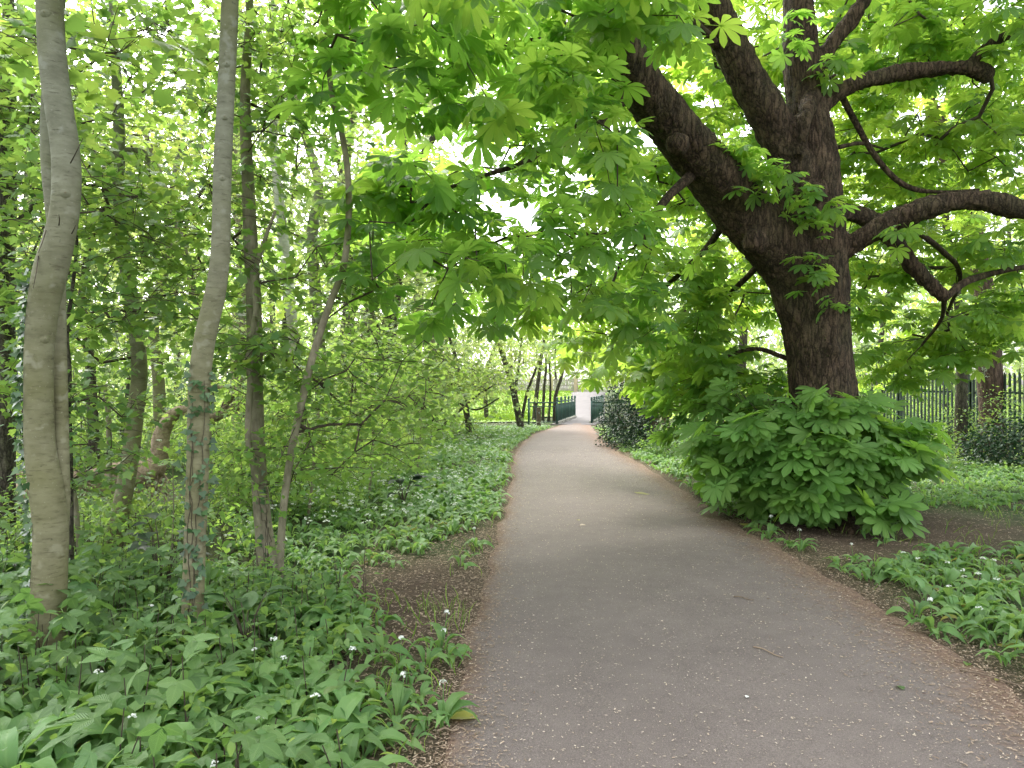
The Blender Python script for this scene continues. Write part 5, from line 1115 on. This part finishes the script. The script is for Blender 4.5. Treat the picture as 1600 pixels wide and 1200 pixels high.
carpet('wild_garlic', polyg([(-420, 1320), (-300, 900), (0, 880), (300, 890), (420, 905), (560, 935), (590, 985), (600, 1040), (575, 1090), (545, 1210), (530, 1320)]), 100, 'lush broad leaved wild garlic filling the near corner below the sycamores', .25, .05, flow=.16, nl=6, lo=False, cat='wild garlic', jit=.12, fscale=.7, florets=12)
R_EDGE = [(right_edge(y) + .12, y) for y in np.arange(29, 9.4, -.5)]
carpet('wild_garlic', R_EDGE + polyg([(1180, 790), (1300, 775), (1150, 700)]) + [(7, 24), (5, 29)], 34, 'flowering wild garlic strip between the path and the holly', .2, flow=.65, nl=6, fscale=1.25, florets=6)
carpet('wild_garlic', polyg([(1370, 790), (1420, 745), (1480, 722), (1700, 722), (1800, 800), (1640, 806), (1500, 800)]), 34, 'shaded wild garlic between the chestnut and the palings', .2, flow=.3, nl=6, fscale=1.2, florets=6)
carpet('wild_garlic', polyg([(1335, 905), (1370, 884), (1440, 872), (1800, 864), (1900, 1000), (1800, 1110), (1660, 1075), (1610, 1030), (1530, 1015), (1480, 965), (1430, 925)]), 54, 'white flowering wild garlic bed on the near right verge', .22, flow=1.0, nl=6, lo=False, jit=.25, fscale=.8, gap=.55, floc=lambda x, y: np.where(y > 5.2, 1.4, .3))

# leafy herbs of the wood floor (uncountable)
def herbs(poly, dens, label, leaf, size, hmax, tpl, m=7, tint=.4, name='undergrowth', excl=None):
    poly = np.array(poly); mn, mx = poly.min(0), poly.max(0); n = int((mx[0] - mn[0]) * (mx[1] - mn[1]) * dens)
    x = R.uniform(mn[0], mx[0], n); y = R.uniform(mn[1], mx[1], n); k = inside(poly, x, y) & (path_dist(x, y) > .15)
    if excl is not None: k &= ~inside(np.array(excl), x, y)
    k &= R.random(n) < np.clip(fnoise(x * 1.1 + 50, y * 1.1, 2) * 3.2 - .6, .08, 1)
    x, y = x[k], y[k]; n = len(x); h = hmax * (.35 + .65 * R.random(n)) * (.6 + .9 * fnoise(x * .8, y * .8, 2)); b = Bag(); A = np.column_stack([x, y, gz(x, y) + h])
    spray_flat(b, tpl, A, m, size, .16 + size * .5, .07, tint=tint, tilt=.35)
    if n < 4000:
        for a, q in zip(A, h): b.tube(np.array([[a[0] + R.normal() * .05, a[1], a[2] - q - .02], a]), np.array([.004, .0025]), 4, 1, cap=False)
    tag(b.obj(name, [M[leaf], M['twig_bark']], attr=True), label, 'undergrowth', kind='stuff')
herbs([(-13, 26), (-1.5, 26)] + polyg([(640, 715), (480, 790), (400, 880), (250, 900), (-100, 905)]) + [(-9, 7)], 22, 'tangled leafy undergrowth covering the wood floor behind the sycamores', 'fresh_leaf', .085, .5, OVATE, 10, .15, excl=polyg([(-150, 880), (-150, 772), (120, 760), (330, 740), (345, 850), (150, 872)]))
herbs([(-30, 60), (-1.5, 33), (-1.5, 24), (-9, 8), (-13, 8), (-40, 30)], 4, 'bright green ground cover deep in the wood', 'fresh_leaf', .17, .7, SIMPLE, 9, .35)
herbs([(6, 40), (12, 14), (24, 10), (40, 30), (24, 60), (9, 50)], 4, 'ground cover in the grounds behind the palings', 'fresh_leaf', .17, .7, SIMPLE, 9, .3)
herbs(polyg([(-420, 1320), (-300, 900), (0, 905), (250, 900), (330, 945), (250, 1050), (330, 1150), (420, 1320)]), 26, 'toothed bramble and nettle leaves among the near garlic below the sycamores', 'bramble_leaf', .115, .42, TRIFOL, 5, .5, 'brambles')
herbs(polyg([(1100, 700), (1180, 780), (1500, 800), (1700, 806), (1700, 716), (1400, 700)]), 9, 'low shaded leaves on the ground around the chestnut', 'shade_leaf', .07, .22, OVATE, 7, .4)
herbs(polyg([(-420, 1320), (-300, 900), (0, 890), (300, 890), (420, 910), (560, 940), (590, 1040), (540, 1210), (530, 1320)]), 26, 'nettles and small herbs threaded through the near garlic', 'shade_leaf', .06, .36, OVATE, 9, .5, 'nettles')
herbs(polyg([(-300, 905), (0, 860), (300, 860), (450, 890), (600, 900), (560, 960), (0, 960)]), 30, 'fine leaved herbs around the feet of the sycamores', 'fresh_leaf', .05, .42, OVATE, 12, .2, 'herbs')
def grass_blades(poly, dens, label):
    poly = np.array(poly); mn, mx = poly.min(0), poly.max(0); n = int((mx[0] - mn[0]) * (mx[1] - mn[1]) * dens); x = R.uniform(mn[0], mx[0], n); y = R.uniform(mn[1], mx[1], n)
    k = inside(poly, x, y) & (path_dist(x, y) > .05) & (fnoise(x * 2.2, y * 2.2 + 7, 2) > .40); x, y = x[k], y[k]; n = len(x); b = Bag()
    T = strip_leaf([0, .4, .75, 1], [.012, .014, .01, .001], 1, yf=lambda t: .1 * t + .45 * t * t, zf=lambda t: t - .45 * t * t, fold=.3)
    a = R.uniform(0, 6.283, n); put(b, (T[0], [T[1]], T[2], T[3]), np.column_stack([x, y, gz(x, y)]), np.column_stack([np.cos(a), np.sin(a), .2 + 0 * a]), np.array([0, 0, 1.]) + R.normal(size=(n, 3)) * .3, R.uniform(.08, .26, n), R.random(n))
    tag(b.obj('grass', [M['grass_blade']], attr=True), label, 'grass', kind='stuff')
grass_blades(polyg([(520, 1320), (545, 930), (640, 868), (740, 825), (775, 800), (775, 870), (740, 1000), (705, 1250)]), 130, 'thin grass blades scattered over the bare soil left of the path')
grass_blades(polyg([(1080, 760), (1600, 800), (1800, 860), (1900, 1150), (1700, 1150), (1400, 950), (1200, 840)]), 60, 'thin grass blades scattered on the right verge')
# dark dock leaves near the slim sycamore
def dock(px, py, h, n, size, label, leaf='holly_leaf'):
    x, y = gp(px, py); base = np.array([x, y, gzs(x, y)]); root = thing('dock_plant', label, 'plant', base); lb = Bag()
    a = np.arange(n) * 2.4 + R.random(n); e = R.uniform(.1, .8, n); o = np.column_stack([np.cos(a), np.sin(a), e - .2]); tops = base + np.column_stack([np.cos(a) * .12, np.sin(a) * .12, h * R.uniform(.45, 1, n)])
    put(lb, OVATE, tops, o, np.array([0, 0, 1.]) + o * .3 + R.normal(size=(n, 3)) * .2, size * R.uniform(.7, 1.2, n), R.random(n)); lb.obj('leaves', [M[leaf]], root, base, attr=True)
    sb = Bag()
    for t in tops: sb.tube(spline([base, (base + t) / 2 + [0, 0, .05], t], 6), np.linspace(.006, .003, 6), 5)
    sb.obj('stems', [M['twig_bark']], root, base)
dock(255, 930, .62, 10, .22, 'dark broad leaved plant just left of the slim sycamore foot'); dock(385, 1010, .38, 8, .18, 'dark leathery plant in the garlic right of the slim sycamore foot', 'ivy_leaf'); dock(630, 790, .42, 14, .2, 'dark leathery clump in the middle of the garlic carpet')

# single garlic tufts on the bare soil: built once, then copied
def tuft_proto(nl, h, flower, seed):
    root = thing('garlic_tuft', 'small wild garlic tuft rooted in the bare soil at the path edge', 'wild garlic', (0, 0, 0), 'small garlic tufts on the bare soil'); lb = Bag(); a = np.arange(nl) * 2.4 + seed
    o = np.column_stack([np.cos(a), np.sin(a), R.normal(size=nl) * .25]); up = np.array([0, 0, 1.]) + R.normal(size=(nl, 3)) * .35
    put(lb, GARLIC, o * [.025, .025, 0], o, up, h * R.uniform(.75, 1.25, nl), R.random(nl)); lb.obj('leaves', [M['garlic_leaf']], root, attr=True)
    if flower:
        fb = Bag(); c = np.array([.03, -.02, h * 1.05]); fl = 16; d = unit(fl); d[:, 2] = np.abs(d[:, 2]); pos = c + d * .019
        for k in range(3): t = unit(fl); t -= d * np.sum(t * d, 1, keepdims=True); put(fb, KITE, pos - t * .007, t, d, .015, R.random(fl))
        f = fb.obj('flower_head', [M['petal']], root, attr=True); sb = Bag(); sb.tube(np.array([[0, 0, 0], [.02, -.01, h * .6], c]), np.array([.003, .0025, .002]), 5); sb.obj('stalk', [M['garlic_leaf']], root, attr=True)
    return root
protos = [tuft_proto(7, .17, False, 0), tuft_proto(9, .21, True, 1), tuft_proto(5, .13, False, 2)]
def dup(root, loc, rz, sc, label=None):
    r = root.copy(); COL.objects.link(r); r.location = loc; r.rotation_euler = (0, 0, rz); r.scale = (sc,) * 3
    if label: r['label'] = label
    for ch in list(root.children):
        c = ch.copy(); COL.objects.link(c); c.parent = r
    return r
spots = [(665, 1045), (690, 1015), (640, 1070), (655, 1100), (620, 1125), (600, 1150), (665, 1140), (690, 1135), (640, 1165), (590, 1100), (700, 1035), (735, 870), (720, 885), (745, 855), (660, 1062), (575, 1185), (625, 1050), (610, 1080),
         (1125, 800), (1140, 806), (1160, 812), (1185, 830), (1200, 842), (1215, 848), (1235, 856), (1250, 862), (1320, 895), (1310, 888), (1335, 880), (1345, 905), (1180, 818), (1460, 990), (1475, 1000), (1430, 965), (1365, 835), (1240, 815), (1225, 806), (1290, 820), (1380, 850), (1570, 1040), (1110, 794), (1345, 822)]
used = set()
for i, (px, py) in enumerate(spots):
    x, y = gp(px, py); k = i % 3; loc = (x, y, gzs(x, y)); lab = None
    fl = 'small flowering wild garlic tuft on bare soil' if k == 1 else 'small leafy wild garlic tuft on bare soil'
    side = ' left of the path' if x < 1 else ' right of the path under the chestnut'
    if k not in used: o = protos[k]; o.location = loc; o.rotation_euler = (0, 0, i); o['label'] = fl + side; used.add(k)
    else: o = dup(protos[k], loc, i * 1.7, R.uniform(.75, 1.2), fl + side)
    o['group'] = ('flowering' if k == 1 else 'leafy') + ' garlic tufts on the bare soil' + side

# ---------------------------------------------------------------- litter, sticks and leaves on the ground
def flakes(bag, x, y, z, L, ar, tint, mat):
    n = len(x); a = R.uniform(0, 6.283, n); o = np.column_stack([np.cos(a), np.sin(a), R.normal(size=n) * .12]); up = np.array([0, 0, 1.]) + R.normal(size=(n, 3)) * .25
    M_ = frames(o, up); T = np.array([[-.5 * ar, -.5, 0], [.5 * ar, -.4, 0.04], [.35 * ar, .5, 0], [-.4 * ar, .45, .05]]); V = np.einsum('nij,kj->nki', M_, T) * L[:, None, None] + np.column_stack([x, y, z])[:, None]
    A = np.zeros((n, 4, 4)); A[..., 0] = np.broadcast_to(tint, (n,))[:, None]; A[..., 3] = R.random(n)[:, None]
    bag.add(V.reshape(-1, 3), np.arange(n * 4).reshape(-1, 4), mat, A.reshape(-1, 4))
def pathz(x, y):
    l, r = float(left_edge(y)), float(right_edge(y)); t = (x - l) / (r - l)
    return .013 + .02 * (1 - (2 * t - 1) ** 2) if 0 < t < 1 else gzs(x, y) + .018
def litter():
    b = Bag()
    def zpath(x, y):
        t = np.clip((x - left_edge(y)) / (right_edge(y) - left_edge(y)), 0, 1); d = path_dist(x, y)
        return np.where(d < 0, .016 + .02 * (1 - (2 * t - 1) ** 2), gz(x, y) + .012)
    n = 38000; y = 2.4 + 17 * R.random(n) ** 1.5; x = R.uniform(-.3, 3.2, n)          # pale bud scales over the asphalt
    flakes(b, x, y, zpath(x, y) + .002, (.003 + .011 * R.random(n) ** 2.8) * (1 + .03 * y), .42, R.random(n), 1)
    n = 56000; y = 2.4 + 20 * R.random(n) ** 1.4; s = R.random(n) < .34                  # brown drift along both edges
    x = np.where(s, left_edge(y) - .04 + R.normal(size=n) * .15, right_edge(y) + .05 + R.normal(size=n) * .36)
    flakes(b, x, y, zpath(x, y) + .003, R.uniform(.006, .024, n), .28, R.random(n) * .95, 0)
    n = 34000; i = R.random(n) < .4                                                        # needles of dead leaf on the bare soil
    x = np.where(i, R.uniform(-1.5, 0, n), R.uniform(2.4, 8.5, n)); y = np.where(i, R.uniform(2.8, 8.5, n), R.uniform(3.6, 10.5, n))
    z = gz(x, y) + np.where(path_dist(x, y) > .1, (fnoise(x * 5, y * 5, 2) - .37) * .04, 0) + .008; k = path_dist(x, y) > 0
    flakes(b, x[k], y[k], z[k], R.uniform(.008, .036, k.sum()), .25, R.random(k.sum()) * .95, 0)
    tag(b.obj('leaf_litter', [M['litter'], M['scale_litter']], attr=True), 'scattered bud scales and dry brown leaf litter on the path and its edges', 'leaf litter', kind='stuff')
litter()
for px, py, L, rz, lab, pm in ((655, 912, .16, .1, 'short dark twig on the bare soil near the garlic carpet', 0), (1162, 942, .13, -.3, 'thin twig lying across the middle of the asphalt', 0), (1200, 1028, .14, -.6, 'pale straight twig on the asphalt toward the near right', 1),
                               (700, 1148, .1, .1, 'short pale twig by the near garlic tufts', 1), (1420, 985, .2, -.5, 'dark twig at the right edge of the asphalt', 0), (600, 1072, .22, -.3, 'long twig on the soil below the garlic leaves', 0), (1560, 1068, .28, -.45, 'dark stick on the soil at the far right verge', 0), (765, 868, .14, -.5, 'pale curved twig at the left asphalt edge', 1)):
    x, y = gp(px, py); d = np.array([math.cos(rz), math.sin(rz) * 2.2, 0]) * L / 2; z = pathz(x, y) + .004; c = np.array([x, y, z])
    b = Bag(); P = spline([c - d, c - d * .3 + [0, .01, .006], c + d * .4 - [0, .012, 0], c + d], 12); b.tube(P, np.linspace(.005, .003, 12), 6); t = c + d * .3; b.tube(np.array([t, t + [.02, .03, .004], t + [.03, .06, .002]]), np.array([.003, .002, .001]), 4)
    o = b.obj('fallen_twig', [M['litter' if pm else 'stick']], None, c, attr=True); o.location = c; tag(o, lab, 'twig')
for px, py, s, tpl, mat, rz, lab in ((1003, 776, .24, 'IVY', 'yellow_leaf', 1.4, 'large pale fallen leaf lying in the middle of the path'), (906, 826, .09, 'OVATE', 'scale_litter', .4, 'small whitish fallen leaf left of the path centre'), (1510, 1045, .075, 'OVATE', 'chestnut_leaf', .9, 'green oval leaf dropped at the right path edge'),
                                     (1411, 1087, .07, 'OVATE', 'bramble_leaf', 1.5, 'small green leaf lying on the near right asphalt'), (1168, 826, .2, 'IVY', 'yellow_leaf', 1.2, 'pale dry leaf at the right edge under the chestnut'), (1166, 1102, .035, 'OVATE', 'petal', 1.0, 'white petal lying on the near asphalt'), (905, 818, .06, 'OVATE', 'yellow_leaf', 2., 'yellowish scrap of leaf by the left path centre'),
                                     (700, 1130, .16, 'GARLIC', 'yellow_leaf', .2, 'wilted pale garlic leaf flopped on the left asphalt edge'), (1555, 1070, .04, 'OVATE', 'yellow_leaf', .5, 'tiny yellow leaf on the soil at the right verge')):
    x, y = gp(px, py); z = pathz(x, y) + .006; c = np.array([x, y, z]); b = Bag(); o_ = np.array([[math.cos(rz), math.sin(rz), .04]])
    put(b, {'IVY': IVY, 'OVATE': OVATE, 'GARLIC': OVATE}[tpl], c[None], o_, np.array([[.1, -.1, 1.]]), s, np.array([.6])); o = b.obj('fallen_leaf', [M[mat]], None, c, attr=True); o.location = c; tag(o, lab, 'leaf')

# ---------------------------------------------------------------- light, sky, camera
SUN_EL, SUN_AZ = 52.0, -28.0      # azimuth clockwise from +Y (ahead)
w = bpy.data.worlds.new('World'); scene.world = w; w.use_nodes = True; nt = w.node_tree; nt.nodes.clear()
sky = nt.nodes.new('ShaderNodeTexSky'); sky.sky_type = 'NISHITA'; sky.sun_disc = False; sky.sun_elevation = math.radians(SUN_EL); sky.sun_rotation = math.radians(SUN_AZ); sky.air_density = 1.0; sky.dust_density = 4.0; sky.ozone_density = 1.0
hs = nt.nodes.new('ShaderNodeHueSaturation'); hs.inputs['Saturation'].default_value = .22; hs.inputs['Value'].default_value = 5.8
bg = nt.nodes.new('ShaderNodeBackground'); bg.inputs['Strength'].default_value = .15
out = nt.nodes.new('ShaderNodeOutputWorld')
nt.links.new(sky.outputs[0], hs.inputs['Color']); nt.links.new(hs.outputs[0], bg.inputs[0]); nt.links.new(bg.outputs[0], out.inputs[0])
sl = bpy.data.lights.new('sun', 'SUN'); sl.energy = 3.9; sl.angle = math.radians(12); sl.color = (1, .95, .86)
so = bpy.data.objects.new('sun', sl); COL.objects.link(so)
az, el = math.radians(SUN_AZ), math.radians(SUN_EL)
so.rotation_euler = Vector((math.sin(az) * math.cos(el), math.cos(az) * math.cos(el), math.sin(el))).to_track_quat('Z', 'Y').to_euler()
cam = bpy.data.cameras.new('camera'); cam.sensor_width = 36; cam.lens = 36 * F / 1600; cam.shift_y = (HOR - 600) / 1600; cam.clip_end = 2000; cam.clip_start = .05
co = bpy.data.objects.new('camera', cam); COL.objects.link(co); co.location = (0, 0, EYE); co.rotation_euler = (math.pi / 2, 0, 0); scene.camera = co
vs = scene.view_settings; vs.view_transform = 'Standard'; vs.look = 'None'; vs.exposure = 0; vs.gamma = 1
cy = scene.cycles; cy.max_bounces = 9; cy.diffuse_bounces = 5; cy.glossy_bounces = 2; cy.transmission_bounces = 6; cy.transparent_max_bounces = 4; cy.caustics_reflective = False; cy.caustics_refractive = False; cy.sample_clamp_indirect = 6
